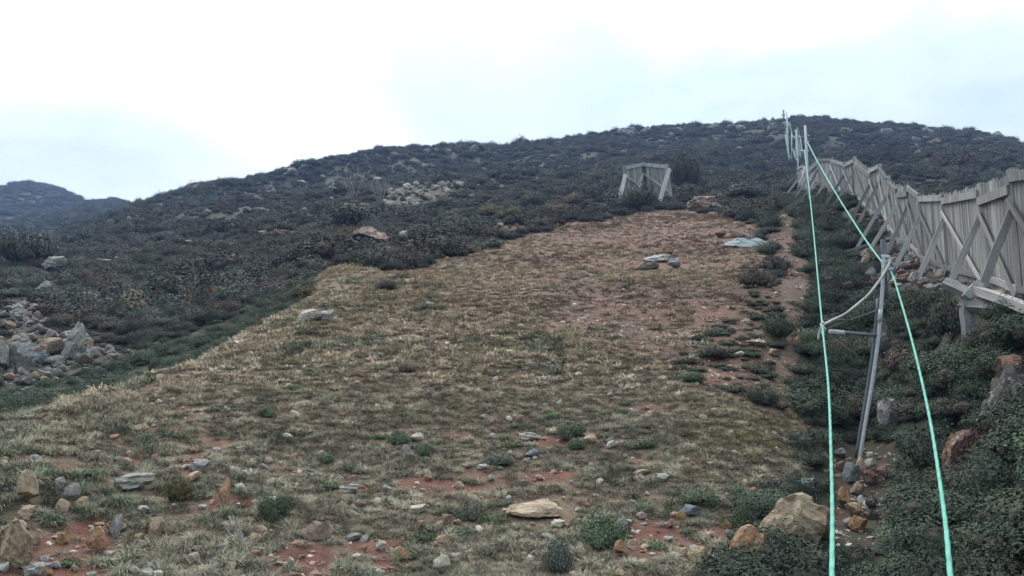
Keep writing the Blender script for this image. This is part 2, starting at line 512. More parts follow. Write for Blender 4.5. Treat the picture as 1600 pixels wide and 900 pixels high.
# ------------------------------------------------------------------ hillside (one sheet)
def build_ground():
    idx = np.arange(NA * NR).reshape(NA, NR)
    a, b, c, d = idx[:-1, :-1].ravel(), idx[1:, :-1].ravel(), idx[1:, 1:].ravel(), idx[:-1, 1:].ravel()
    faces = np.stack([a, d, c, b], 1)
    co = np.stack([XG.ravel(), YG.ravel(), ZG.ravel()], 1)
    # fan under the camera
    co = np.vstack([co, [[0, 0, float(ZG[:, 0].mean())]]])
    ctr = len(co) - 1
    fan = np.stack([idx[:-1, 0], idx[1:, 0], np.full(NA - 1, ctr)], 1)
    me = bpy.data.meshes.new('hillside')
    nv, nf = len(co), len(faces) + len(fan)
    me.vertices.add(nv); me.vertices.foreach_set('co', co.ravel())
    me.loops.add(faces.size + fan.size)
    me.loops.foreach_set('vertex_index', np.concatenate([faces.ravel(), fan.ravel()]))
    me.polygons.add(nf)
    ls = np.concatenate([np.arange(len(faces)) * 4, faces.size + np.arange(len(fan)) * 3])
    me.polygons.foreach_set('loop_start', ls)
    me.polygons.foreach_set('use_smooth', np.ones(nf, bool))
    me.update(calc_edges=True)
    x, y, z = co[:, 0], co[:, 1], co[:, 2]
    px, py, r, spur, trail, dark, soil = zones(x, y, z)
    n = len(x)
    heath = np.array([0.034, 0.035, 0.025]); thatch = np.array([0.145, 0.112, 0.084]); red = np.array([0.118, 0.052, 0.040]); tr = np.array([0.106, 0.073, 0.058]); dk = np.array([0.095, 0.062, 0.048])
    brown = np.array([0.142, 0.083, 0.065])
    col = np.tile(heath, (n, 1))
    hv = np.clip(fbm(x, y, 9, 71) * 0.5 + 0.4, 0, 1)[:, None]
    col = col * (1 - hv * 0.5) + np.array([0.06, 0.052, 0.038]) * hv * 0.5
    up = sm(r, 17, 30)[:, None]
    up = up * sm(px + 60 * fbm(x, y, 5, 75), 480, 820)[:, None]
    sp = thatch * (1 - 0.85 * up) + brown * 0.85 * up
    col = np.where(spur[:, None], sp, col)
    bb = (inpoly(px + 25 * fbm(x, y, 1.7, 77), py + 9 * fbm(x, y, 1.7, 79), BROWN) & spur)[:, None]
    col = np.where(bb, np.array([0.098, 0.067, 0.054]), col)
    col = np.where(dark[:, None], dk, col)
    col = np.where(trail[:, None], tr, col)
    k = np.where(spur | (soil > 0.3), soil, 0)[:, None]
    fr = sm(r, 11, 17)[:, None] * sm(py, 250, 300)[:, None]
    red = red * (1 - fr) + np.array([0.130, 0.074, 0.058]) * fr
    col = col * (1 - k) + red * k
    col = np.hstack([col, np.ones((n, 1))]).astype(np.float32)
    at_ = me.attributes.new('ground_col', 'FLOAT_COLOR', 'POINT')
    at_.data.foreach_set('color', col.ravel())
    me.materials.append(M_GROUND)
    o = link('hillside', me)
    tag(o, 'red brown soil hillside rising to a rounded ridge', None, None, 'structure')


build_ground()


# ------------------------------------------------------------------ mesh kinds
def rock_mesh(name, seed, cuts=9, lo=0.45, hi=0.9, sub=3, rough=0.05):
    import bmesh
    g = np.random.default_rng(seed)
    bm = bmesh.new()
    bmesh.ops.create_icosphere(bm, subdivisions=sub, radius=1.0)
    v = np.array([p.co[:] for p in bm.verts]); f = [[p.index for p in q.verts] for q in bm.faces]
    bm.free()
    for _ in range(cuts):
        nrm = g.normal(size=3); nrm /= np.linalg.norm(nrm)
        d = g.uniform(lo, hi)
        e = np.maximum(0, v @ nrm - d)
        v -= e[:, None] * nrm
    v += rough * np.stack([np.sin(v @ g.normal(size=3) * 4 + k) + 0.6 * np.sin(v @ g.normal(size=3) * 9 + k) + 0.35 * np.sin(v @ g.normal(size=3) * 19 + k) for k in range(3)], 1)
    if sub > 3: v += 0.016 * g.normal(size=v.shape)
    v /= np.abs(v).max(0)
    me = mesh_np(name, v, f, M_ROCK, True)
    me.set_sharp_from_angle(angle=R(24))
    return me


ROCKS = [rock_mesh('rock_mesh', 100 + k, 9 + k % 5, 0.36 + 0.03 * (k % 4), 0.88, 4, 0.055) for k in range(12)]
SMALL = [rock_mesh('stone_mesh', 200 + k, 8, 0.45, 0.9, 2) for k in range(8)]


def leaf_cloud(name, seed, n, size, mat, flat=0.62, lobes=7, core=True, core_col=None, shell=0.55, aspect=0.55, jag=0.25):
    """dome of separate leaf faces over several lobes; footprint radius 1, height about flat*1.15"""
    g = np.random.default_rng(seed)
    lob = []
    for k in range(lobes):
        a = g.uniform(0, 6.28); rr = 0.62 * math.sqrt(g.uniform(0, 1))
        lob.append((math.cos(a) * rr, math.sin(a) * rr, flat * g.uniform(0.25, 0.6) * (1.15 - rr * 0.6), g.uniform(0.34, 0.5)))
    lob = np.array(lob)
    verts, faces = [], []
    ids = g.integers(0, lobes, n)
    d = g.normal(size=(n, 3)); d[:, 2] = np.abs(d[:, 2]) * 0.95 - 0.25
    d /= np.linalg.norm(d, axis=1)[:, None]
    rad = lob[ids, 3] * (1 - shell * 0.5 * g.uniform(0, 1, n) ** 2 + jag * g.normal(size=n) * 0.5)
    p = lob[ids, :3] + d * rad[:, None] * np.array([1, 1, 0.85 * flat / 0.62])
    p[:, 2] = np.maximum(p[:, 2], 0.01)
    nr = d + g.normal(size=(n, 3)) * 0.36; nr[:, 2] += 0.35
    nr /= np.linalg.norm(nr, axis=1)[:, None]
    t = np.cross(nr, g.normal(size=(n, 3))); t /= np.linalg.norm(t, axis=1)[:, None]
    b = np.cross(nr, t)
    s = size * g.uniform(0.6, 1.35, n)[:, None]
    for k in range(n):
        i = len(verts)
        verts += [p[k] - t[k] * s[k], p[k] + b[k] * s[k] * aspect, p[k] + t[k] * s[k] + nr[k] * s[k] * 0.25, p[k] - b[k] * s[k] * aspect]
        faces.append((i, i + 1, i + 2, i + 3))
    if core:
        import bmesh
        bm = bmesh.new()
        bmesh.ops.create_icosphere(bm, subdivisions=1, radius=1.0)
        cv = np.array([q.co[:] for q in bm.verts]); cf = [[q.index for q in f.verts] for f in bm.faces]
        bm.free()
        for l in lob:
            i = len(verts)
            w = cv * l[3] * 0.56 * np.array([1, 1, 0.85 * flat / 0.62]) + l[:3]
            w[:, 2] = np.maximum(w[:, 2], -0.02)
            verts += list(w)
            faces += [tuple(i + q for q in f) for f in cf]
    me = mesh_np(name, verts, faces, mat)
    me.materials.append(M_BARK_SHADE)  # solid inner lumps coloured dark to paint the shade inside the crown
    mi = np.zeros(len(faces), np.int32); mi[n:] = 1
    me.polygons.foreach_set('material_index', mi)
    return me


def tussock(name, seed, n, length, width, spread=0.045, mat=None):
    g = np.random.default_rng(seed)
    verts, faces = [], []
    for k in range(n):
        a = g.uniform(0, 6.28); rr = spread * math.sqrt(g.uniform())
        bx, by = math.cos(a) * rr, math.sin(a) * rr
        a2 = a + g.normal() * 0.7
        lean = g.uniform(0.35, 1.75)
        ln = length * g.uniform(0.6, 1.25)
        dx, dy = math.cos(a2), math.sin(a2)
        wx, wy = -dy, dx
        pts = []
        px_, pz = 0.0, 0.0
        ang = lean * 0.35
        for q in range(4):
            pts.append((bx + dx * px_, by + dy * px_, pz))
            px_ += math.sin(ang) * ln / 3; pz += math.cos(ang) * ln / 3
            ang += lean * 0.55
        i = len(verts)
        for q, (x, y, z) in enumerate(pts[:3]):
            w = width * (1, 0.9, 0.6)[q] * 0.5
            verts += [(x - wx * w, y - wy * w, z), (x + wx * w, y + wy * w, z)]
        verts.append(pts[3])
        faces += [(i, i + 1, i + 3, i + 2), (i + 2, i + 3, i + 5, i + 4), (i + 4, i + 5, i + 6)]
    return mesh_np(name, verts, faces, mat or M_GRASS)


def source(name, me):
    return bpy.data.objects.new(name, me)       # never linked: only read by a scatter


def scatter(name, label, P, scl, yaw, idx, tint, variants, tilt=None):
    n = len(P)
    me = bpy.data.meshes.new(name)
    me.vertices.add(n)
    me.vertices.foreach_set('co', np.asarray(P, np.float32).ravel())
    rot = np.zeros((n, 3), np.float32)
    rot[:, 2] = yaw
    if tilt is not None:
        rot[:, 0], rot[:, 1] = tilt[:, 0], tilt[:, 1]
    for nm, ty, fld, arr in (('rot', 'FLOAT_VECTOR', 'vector', rot), ('scl', 'FLOAT_VECTOR', 'vector', np.asarray(scl, np.float32)), ('pick', 'INT', 'value', np.asarray(idx, np.int32)),
                             ('tint', 'FLOAT_COLOR', 'color', np.hstack([np.asarray(tint, np.float32), np.ones((n, 1), np.float32)]))):
        a = me.attributes.new(nm, ty, 'POINT')
        a.data.foreach_set(fld, np.ascontiguousarray(arr).ravel())
    me.update()
    o = link(name, me)
    tree = bpy.data.node_groups.new(name, 'GeometryNodeTree')
    tree.interface.new_socket('Geometry', in_out='INPUT', socket_type='NodeSocketGeometry')
    tree.interface.new_socket('Geometry', in_out='OUTPUT', socket_type='NodeSocketGeometry')
    gi, go = N(tree, 'NodeGroupInput'), N(tree, 'NodeGroupOutput')
    iop = N(tree, 'GeometryNodeInstanceOnPoints')
    join = N(tree, 'GeometryNodeJoinGeometry')
    for v in variants:
        oi = N(tree, 'GeometryNodeObjectInfo')
        oi.inputs['Object'].default_value = v
        g2 = N(tree, 'GeometryNodeGeometryToInstance')
        tree.links.new(oi.outputs['Geometry'], g2.inputs[0])
        tree.links.new(g2.outputs[0], join.inputs[0])
    tree.links.new(gi.outputs[0], iop.inputs['Points'])
    tree.links.new(join.outputs[0], iop.inputs['Instance'])
    iop.inputs['Pick Instance'].default_value = True
    for nm, ty, sock in (('rot', 'FLOAT_VECTOR', 'Rotation'), ('scl', 'FLOAT_VECTOR', 'Scale'), ('pick', 'INT', 'Instance Index')):
        na = N(tree, 'GeometryNodeInputNamedAttribute', data_type=ty)
        na.inputs['Name'].default_value = nm
        tree.links.new(na.outputs['Attribute'], iop.inputs[sock])
    tree.links.new(iop.outputs[0], go.inputs[0])
    md = o.modifiers.new('scatter', 'NODES')
    md.node_group = tree
    tag(o, label, None, None, 'stuff')
    return o


# ------------------------------------------------------------------ bars, tubes
def bar_verts(p0, p1, w, t, face, taper=1.0):
    """box from p0 to p1; w across, t along `face` (made square to the bar)"""
    p0, p1 = Vector(p0), Vector(p1)
    d = (p1 - p0).normalized()
    n = Vector(face); n = (n - d * n.dot(d)).normalized()
    s = d.cross(n)
    out = []
    for p, k in ((p0, 1.0), (p1, taper)):
        for a, b in ((-1, -1), (1, -1), (1, 1), (-1, 1)):
            out.append(p + s * (a * w / 2 * k) + n * (b * t / 2 * k))
    return out


BOXF = [(0, 3, 2, 1), (4, 5, 6, 7), (0, 1, 5, 4), (1, 2, 6, 5), (2, 3, 7, 6), (3, 0, 4, 7)]


def unit_board(name, mat, seed):
    """board of unit size along z, with worn ends and a slight warp"""
    g = random.Random(seed)
    vs, fs = [], []
    n = 4
    for k in range(n + 1):
        z = k / n
        ox, oy = (g.uniform(-0.05, 0.05), g.uniform(-0.08, 0.08)) if 0 < k < n else (0, 0)
        e = 0.9 if k in (0, n) else 1.0
        for a, b in ((-1, -1), (1, -1), (1, 1), (-1, 1)):
            zz_ = z + (g.uniform(-0.006, 0.006) if k == n else 0)
            vs.append((a * 0.5 * e + ox, b * 0.5 * e + oy, zz_))
    for k in range(n):
        i = 4 * k
        for q in range(4):
            fs.append((i + q, i + (q + 1) % 4, i + 4 + (q + 1) % 4, i + 4 + q))
    fs += [(3, 2, 1, 0), (4 * n, 4 * n + 1, 4 * n + 2, 4 * n + 3)]
    return mesh_np(name, vs, fs, mat)


BOARDS = [unit_board('board_mesh', M_WOOD, k) for k in range(5)]
BOARDS_P = [unit_board('pale_board_mesh', M_WOOD_P, 10 + k) for k in range(4)]


def board(name, p0, p1, w, t, face, parent, base, pale=False):
    """a board as an object of its own; base = world position of the (unrotated, unscaled) parent"""
    p0, p1 = Vector(p0), Vector(p1)
    d = p1 - p0
    z = d.normalized()
    y = Vector(face); y = (y - z * y.dot(z)).normalized()
    x = y.cross(z)
    m = Matrix(((x.x, y.x, z.x), (x.y, y.y, z.y), (x.z, y.z, z.z)))
    o = bpy.data.objects.new(name, random.choice(BOARDS_P if pale else BOARDS))
    o.parent = parent
    o.rotation_mode = 'QUATERNION'
    o.rotation_quaternion = m.to_quaternion()
    o.location = p0 - Vector(base)
    o.scale = (w, t, d.length)
    COL.objects.link(o)
    return o


def smooth_path(pts, step):
    """Catmull-Rom through pts; step(p) gives the spacing"""
    pts = [Vector(p) for p in pts]
    pts = [pts[0] * 2 - pts[1]] + pts + [pts[-1] * 2 - pts[-2]]
    outp = []
    for k in range(1, len(pts) - 2):
        a, b, c, d = pts[k - 1:k + 3]
        ln = (c - b).length
        n = max(2, int(ln / step((b + c) / 2)))
        for q in range(n):
            t = q / n
            outp.append(0.5 * ((2 * b) + (c - a) * t + (2 * a - 5 * b + 4 * c - d) * t * t + (3 * b - a - 3 * c + d) * t ** 3))
    outp.append(pts[-2])
    return outp


def tube_mesh(name, pts, rad, mat, nseg=8, lobes=0, pitch=0.12, lobe_d=0.22, origin=(0, 0, 0), smooth=True):
    """rad: number or function of the point"""
    pts = [Vector(p) for p in pts]
    og = Vector(origin)
    vs, fs = [], []
    s = 0.0
    up = Vector((0.13, 0.21, 1)).normalized()
    for k, p in enumerate(pts):
        d = (pts[min(k + 1, len(pts) - 1)] - pts[max(k - 1, 0)]).normalized()
        x = d.cross(up)
        if x.length < 0.05: x = d.cross(Vector((1, 0, 0)))
        x.normalize(); y = d.cross(x)
        if k: s += (p - pts[k - 1]).length
        r = rad(p) if callable(rad) else rad
        for q in range(nseg):
            a = 2 * math.pi * q / nseg
            rr = r
            if lobes: rr = r * (1 - lobe_d + lobe_d * abs(math.cos(lobes * (a - 2 * math.pi * s / (pitch * lobes)) / 2)) * 1.6)
            vs.append(p + x * math.cos(a) * rr + y * math.sin(a) * rr - og)
    for k in range(len(pts) - 1):
        for q in range(nseg):
            i, j = k * nseg + q, k * nseg + (q + 1) % nseg
            fs.append((i, j, j + nseg, i + nseg))
    fs.append(tuple(range(nseg - 1, -1, -1)))
    fs.append(tuple((len(pts) - 1) * nseg + q for q in range(nseg)))
    return mesh_np(name, vs, fs, mat, smooth)


def rod(name, p0, p1, rad, mat, parent=None, base=(0, 0, 0), nseg=8):
    return link(name, tube_mesh(name, [p0, (Vector(p0) + Vector(p1)) / 2, p1], rad, mat, nseg, origin=base), parent=parent)


# ------------------------------------------------------------------ zigzag timber snow fence
def G(p, dz=0.0):
    return Vector((p.x, p.y, float(H(p.x, p.y)) + dz))


def build_fence():
    tops = [at(*f) for f in FENCE]
    base = G(tops[1])
    root = empty('snow_fence', base)
    tag(root, 'long zigzag fence of grey vertical boards propped by timber braces up the slope', 'fence')
    n = len(tops)
    rnd = random.Random(3)
    BR = {1: (1530, 447, 15.2), 2: (1483, 440, 18.3), 3: (1432, 434, 22.6), 4: (1392, 402, 25.8), 5: (1374, 380, 28.3)}
    # which way the braces go: downhill to the west of the line
    for k, tp in enumerate(tops):
        foot = Vector((tp.x, tp.y, float(H(tp.x, tp.y)) - 0.25))
        a = tops[max(k - 1, 0)]; b = tops[min(k + 1, n - 1)]
        along = Vector((b.x - a.x, b.y - a.y, 0)).normalized()
        side = Vector((-along.y, along.x, 0))
        if side.x > 0: side = -side
        side = (side + Vector((-0.35, -0.25, 0))).normalized()
        big = 0.17 if k < 5 else 0.15
        board('post', foot, tp + Vector((0, 0, 0.06)), big, 0.11, side, root, base)
        if 0 < k:
            up = foot.lerp(tp, 0.74) + side * 0.06
            out_ = 1.75 if k < 5 else 1.5
            bp = G(foot + side * out_, -0.12)
            if k in BR:
                bp = at(*BR[k]); bp.z = min(bp.z, float(H(bp.x, bp.y)) + 0.1) - 0.08
                side_b = Vector((bp.x - foot.x, bp.y - foot.y, 0)); out_ = side_b.length; side = side_b.normalized()
                up = foot.lerp(tp, 0.76) + side * 0.06
            board('brace', bp, up, 0.13, 0.075, along, root, base, pale=(k % 3 == 0))
            g2 = G(foot + side * (out_ + 0.35), 0.03); g1 = G(foot + side * 0.15, 0.05)
            board('foot_beam', g1, g2, 0.12, 0.09, (0, 0, 1), root, base)
    for k in range(n - 1):
        a, b = tops[k], tops[k + 1]
        along = Vector((b.x - a.x, b.y - a.y, 0)).normalized()
        side = Vector((-along.y, along.x, 0))
        if side.x > 0: side = -side
        fa, fb = Vector((a.x, a.y, float(H(a.x, a.y)))), Vector((b.x, b.y, float(H(b.x, b.y))))
        # rails of this bay make the panel; planks hang under it
        vs, fs = [], []
        drop = (0.06, 0.30, 0.16, 0.10)[k % 4]
        vs = [v - base for v in bar_verts(a + Vector((0, 0, -drop)) + side * 0.075, b + Vector((0, 0, -drop - 0.03)) + side * 0.075, 0.17, 0.045, side)]
        panel = link('panel', mesh_np('panel', vs, BOXF, M_WOOD), parent=root)
        board('rail', fa.lerp(a, 0.16) + side * 0.075, fb.lerp(b, 0.16) + side * 0.075, 0.13, 0.045, side, panel, base)
        board('diagonal', fb.lerp(b, 0.80) + side * 0.12, fa.lerp(a, 0.10) + side * 0.12, 0.10, 0.035, side, root, base, pale=True)
        ln = (Vector((b.x - a.x, b.y - a.y, 0))).length
        w = 0.165 if k < 6 else 0.2
        m = max(4, int(ln / w))
        gappy = (k == 11)
        for q in range(m):
            t = (q + 0.5) / m
            tp = a.lerp(b, t); fp = fa.lerp(fb, t)
            if gappy and q % 2: continue
            if (k, q) in ((0, 2), (0, 5), (3, 9), (7, 4), (9, 5), (10, 2)): continue
            tp = tp + Vector((0, 0, rnd.uniform(-0.05, 0.035))) + along * rnd.uniform(-0.02, 0.02)
            bot = Vector((fp.x, fp.y, fp.z + rnd.uniform(0.02, 0.16)))
            board('plank', bot + side * 0.018, tp + side * (0.018 + rnd.uniform(-0.006, 0.006)), ln / m * rnd.uniform(0.80, 0.95), 0.024, side, panel, base)


build_fence()


def build_small_fence():
    tops = [at(975, 259, 66), at(1005, 253.5, 69), at(1041, 257, 66)]
    base = G(tops[0])
    root = empty('snow_fence', base)
    tag(root, 'short lone two panel timber fence standing behind a dark bush', 'fence')
    feet = [at(979, 292, 66), at(1008, 293, 69), at(1049, 304, 65.5)]
    feet = [Vector((f.x, f.y, float(H(f.x, f.y)) - 0.1)) for f in feet]
    for a, b in zip(feet, tops):
        board('post', a, b, 0.28, 0.2, (0, -1, 0), root, base, pale=True)
    for p0, p1 in (((963, 297, 64.2), (977, 273, 65.8)), ((991, 293, 66.6), (1003, 272, 68.7)), ((1027, 299, 63.2), (1046, 264, 65.6))):
        q = at(*p0); q.z = float(H(q.x, q.y)) - 0.1
        board('brace', q, at(*p1), 0.32, 0.18, (0, -1, 0), root, base, pale=True)
    for k in (0, 1):
        a, b, fa, fb = tops[k], tops[k + 1], feet[k], feet[k + 1]
        d = (b - a).normalized(); side = Vector((d.y, -d.x, 0))
        if side.y > 0: side = -side
        vs = [v - base for v in bar_verts(a + Vector((0, 0, -0.2)) + side * 0.1, b + Vector((0, 0, -0.2)) + side * 0.1, 0.3, 0.06, side)]
        panel = link('panel', mesh_np('panel', vs, BOXF, M_WOOD), parent=root)
        board('diagonal', fa.lerp(a, 0.75) + side * 0.16, fb.lerp(b, 0.3) + side * 0.16, 0.14, 0.05, side, root, base, pale=True)
        for q in range(9):
            t = (q + 0.5) / 9
            if k == 0 and q in (0,): continue
            board('plank', fa.lerp(fb, t) + Vector((0, 0, 0.75 if k == 0 else 0.4)), a.lerp(b, t) + Vector((0, 0, -0.05)), 0.34, 0.03, side, panel, base, pale=(q % 3 == 1))


build_small_fence()


def build_base_frame():
    base, r = hit(1513, 527)
    r = 13.7
    p = lambda x, y, rr=r: at(x, y, min(rr, 14.9) - 1.0 if rr != r else rr)
    leg0 = p(1514, 526); leg0.z = min(leg0.z, float(H(leg0.x, leg0.y)) - 0.1)
    root = empty('timber_base_frame', leg0)
    tag(root, 'weathered timber sleepers on a short leg below the fence end', 'timber frame')
    board('leg', leg0, p(1509, 474), 0.15, 0.12, (0, -1, 0), root, leg0)
    board('beam', p(1503, 476, 14.8), p(1592, 484, 14.2), 0.20, 0.14, (0, -1, 0.2), root, leg0)
    board('sleeper', p(1474, 441, 15.4), p(1520, 461, 14.9), 0.15, 0.12, (0, -1, 0.5), root, leg0, True)
    board('sleeper', p(1522, 452, 14.9), p(1640, 494, 13.2), 0.17, 0.12, (0, -1, 0.5), root, leg0, True)
    board('block', p(1509, 466, 14.7), p(1530, 442, 14.9), 0.13, 0.11, (0, -1, 0.3), root, leg0)


build_base_frame()


# ------------------------------------------------------------------ rope tow: pole, towers, ropes
def build_tow_pole():
    r = 12.5
    path = [(1340, 728), (1352, 662), (1364, 590), (1373, 520), (1379, 450), (1381, 404), (1381, 398)]
    pts = [at(x, y, r) for x, y in path]
    g = G(pts[0]); pts[0] = Vector((pts[0].x, pts[0].y, min(pts[0].z, g.z - 0.15)))
    base = pts[0].copy()
    root = empty('tow_pole', base)
    tag(root, 'bowed pale steel tow pole rising from a stone heap', 'pole')
    front = smooth_path(pts, lambda p: 0.15)
    link('pole', tube_mesh('pole', front, 0.027, M_STEEL, 10, origin=base), parent=root)
    back = [p + Vector((-0.036, 0.045, 0)) for p in front if p.z > base.z + 0.05 and p.z < base.z + 2.5]
    link('stiffener', tube_mesh('stiffener', back, 0.02, M_DARKSTEEL, 8, origin=base), parent=root)
    def P2(x, y, d=0.0): return at(x, y, r + d)
    root2 = board('mast_top', P2(1381, 404, 0.12), P2(1379.5, 374, 0.12), 0.06, 0.06, (0, -1, 0), root, base)
    root2.data = root2.data.copy(); root2.data.materials.clear(); root2.data.materials.append(M_DARKSTEEL)
    rod('cross_bar', P2(1377, 401), P2(1391, 402), 0.028, M_STEEL, root, base)
    rod('hanger', P2(1390, 402), P2(1388, 440), 0.022, M_STEEL, root, base)
    rod('hanger', P2(1386, 415, 0.05), P2(1384, 468, 0.05), 0.03, M_DARKSTEEL, root, base)
    # sheave wheel that carries the rope
    c = P2(1393, 421, -0.02)
    ring = [c + Vector((0.02 * math.sin(0.3), 0.085 * math.cos(a), 0.085 * math.sin(a))) for a in np.linspace(0, 2 * math.pi, 20)]
    link('sheave', tube_mesh('sheave', ring, 0.018, M_DARKSTEEL, 8, origin=base), parent=root)
    link('sheave_hub', tube_mesh('sheave_hub', [c + Vector((-0.06, 0, 0)), c, c + Vector((0.03, 0, 0))], 0.03, M_STEEL, 8, origin=base), parent=root)
    # clip on the pole and the arm that holds the guide
    rod('clip', P2(1376, 484, -0.05), P2(1374, 502, -0.05), 0.03, M_STEEL, root, base)
    a0, a1 = P2(1370, 524), P2(1318, 519.5, -0.25)
    rod('guide_arm', a0, a1, 0.026, M_DARKSTEEL, root, base)
    rod('arm_sleeve', P2(1319, 520, -0.25), P2(1296, 518, -0.35), 0.036, M_STEEL, root, base)
    rod('stay', P2(1372, 484), P2(1290, 514, -0.35), 0.008, M_TWIG, root, base, 5)
    rod('stay', P2(1332, 500, -0.2), P2(1288, 499, -0.36), 0.008, M_TWIG, root, base, 5)
    rod('stay', P2(1352, 565), P2(1302, 528, -0.3), 0.008, M_TWIG, root, base, 5)
    # pale cord slung from the pole head to the rope
    pts = [P2(1389, 412, -0.05), P2(1381, 428, -0.1), P2(1358, 459, -0.2), P2(1325, 487, -0.3), P2(1299, 501, -0.4), P2(1285, 509, -0.45), P2(1280, 520, -0.46), P2(1279, 531, -0.46)]
    o = link('sling_cord', tube_mesh('sling_cord', smooth_path(pts, lambda p: 0.06), 0.016, M_CORD, 7, 3, 0.08, origin=pts[0]), loc=pts[0])
    tag(o, 'pale cord slung from the pole head across to the western tow rope', 'cord')


build_tow_pole()


def rope_rad(p):
    return 0.0088 + 0.0005 * max(0.0, math.hypot(p.x, p.y) - 5)


def rope_step(p):
    r = math.hypot(p.x, p.y)
    return 0.02 if r < 7 else 0.05 if r < 20 else 0.4


def build_ropes():
    lo = lambda x, y, r: at(x, y, r)
    west = [lo(1302, 1120, 1.9), lo(1300, 900, 2.9), lo(1299.5, 750, 4.6), lo(1294, 600, 8.2), lo(1285, 510, 12.0), lo(1277.5, 430, 18), lo(1270, 350, 27), lo(1262.5, 280, 38), lo(1257, 236, 49)]
    o = link('tow_rope', tube_mesh('tow_rope', smooth_path(west, rope_step), rope_rad, M_ROPE, 12, 3, 0.24, 0.12, origin=west[0]), loc=west[0])
    tag(o, 'taut teal twisted rope running uphill beside the worn path', 'rope')
    knot = [at(1285 + 0.5 * k, 503 + 4 * k, 12.0) + Vector((0.022 * math.cos(k * 2.1), 0.022 * math.sin(k * 2.1), 0)) for k in range(6)]
    kk = link('knot', tube_mesh('knot', smooth_path(knot, lambda p: 0.012), 0.02, M_CORD, 7, origin=west[0]), parent=o)
    east = [lo(1498, 1100, 2.0), lo(1485, 900, 3.0), lo(1471, 770, 4.4), lo(1450, 640, 6.6), lo(1427, 540, 9.0), lo(1406, 465, 11.3), lo(1392, 424, 12.45), lo(1373, 403, 13.2), lo(1340, 356, 17.5), lo(1303, 297, 26), lo(1277, 252, 38), lo(1262, 223, 49.5)]
    o = link('tow_rope', tube_mesh('tow_rope', smooth_path(east, rope_step), rope_rad, M_ROPE, 12, 3, 0.24, 0.12, origin=east[0]), loc=east[0])
    tag(o, 'teal rope passing over the bowed steel pole and down through dark shrubs', 'rope')


build_ropes()


def tower(px, top, r, label, rad, arms, group=None, foot=None):
    t = at(px, top, r)
    g = G(t, -0.2)
    if foot: g = G(at(px, foot, r), -0.2)
    root = empty('tow_tower', g)
    tag(root, label, 'tower', group)
    rod('post', g, t, rad, M_STEEL, root, g, 8)
    for x, y, x2, y2 in arms:
        rod('cross_arm', at(x, y, r), at(x2, y2, r), rad * 0.75, M_STEEL, root, g, 6)
    return root


tower(1258, 196, 50, 'nearer grey steel tow tower where both teal ropes meet, in front of board fence', 0.07, [(1250, 236, 1264, 236), (1256, 222, 1264, 222), (1258, 262, 1246, 298)])
tower(1244, 203, 78, 'slim tow tower between the nearest and the tallest tower on the slope', 0.07, [(1236, 214, 1250, 214), (1237, 208, 1237, 250)])
tower(1229, 176, 135, 'tall pale tow tower high on the slope below the ridge mast', 0.12, [(1222, 192, 1234, 192), (1227, 210, 1232, 245)])


def upper_ropes():
    for name, pts, label in (
        ('tow_rope', [at(1256, 236, 50), at(1249, 250, 62), at(1243, 247, 70), at(1238, 232, 78), at(1236, 247, 95), at(1231, 235, 115), at(1228, 200, 135)], 'sagging teal rope looping between the far tow towers'),
        ('tow_rope', [at(1261, 222, 50), at(1254, 238, 62), at(1249, 212, 78), at(1240, 215, 100), at(1232, 192, 135), at(1226, 190, 200)], 'thin teal rope climbing past the far tow towers to the ridge')):
        o = link(name, tube_mesh(name, smooth_path(pts, lambda p: 1.0), lambda p: 0.018 + 0.00015 * p.y, M_ROPE, 6, origin=pts[0]), loc=pts[0])
        tag(o, label, 'rope')


upper_ropes()

# mast and small structures on the ridge
mp_ = at(1224, 172, 246)
gm = G(mp_, -0.4)
root = empty('ridge_mast', gm)
tag(root, 'thin white mast standing on the skyline above the rope tow', 'mast')
rod('pole', gm, mp_, 0.30, M_WOOD_P, root, gm, 6)
rod('bracket', at(1221, 180, 246), at(1227, 180, 246), 0.2, M_WOOD_P, root, gm, 5)


def ridge_fence(px, top, r, w, label, k):
    """small gabled stack of boards seen end on"""
    t = at(px, top, r)
    base = G(t, -0.2)
    rt = empty('ridge_shelter', base)
    tag(rt, label, 'shelter')
    wd = w * r / F
    x = Vector((1, 0, 0))
    for sx in (-1, 1):
        board('leaning_post', base + x * sx * wd / 2, t, wd * 0.16, wd * 0.16, (0, -1, 0), rt, base, True)
    for q in range(5):
        f = (q + 0.5) / 5
        h0 = base + x * (f - 0.5) * wd * 0.8
        topz = t.z - abs(f - 0.5) * 2 * (t.z - base.z) * 0.7
        board('plank', h0, Vector((h0.x, h0.y, topz)), wd * 0.15, 0.1, (0, -1, 0), rt, base, True)


ridge_fence(1207, 184, 240, 15, 'small pale peaked board stack on the ridge beside the mast', 0)
ridge_fence(1246, 199, 150, 13, 'grey peaked board stack behind the middle tow tower', 1)


# ------------------------------------------------------------------ rocks one can pick out
C = dict(pale=(0.52, 0.47, 0.41), grey=(0.30, 0.30, 0.29), blue=(0.19, 0.22, 0.24), tan=(0.42, 0.32, 0.22), orange=(0.34, 0.20, 0.11), pink=(0.31, 0.225, 0.185), red=(0.185, 0.105, 0.085),
         dark=(0.085, 0.08, 0.078), white=(0.52, 0.51, 0.48))
BLOCK = []          # (x, y, radius) kept clear of grass


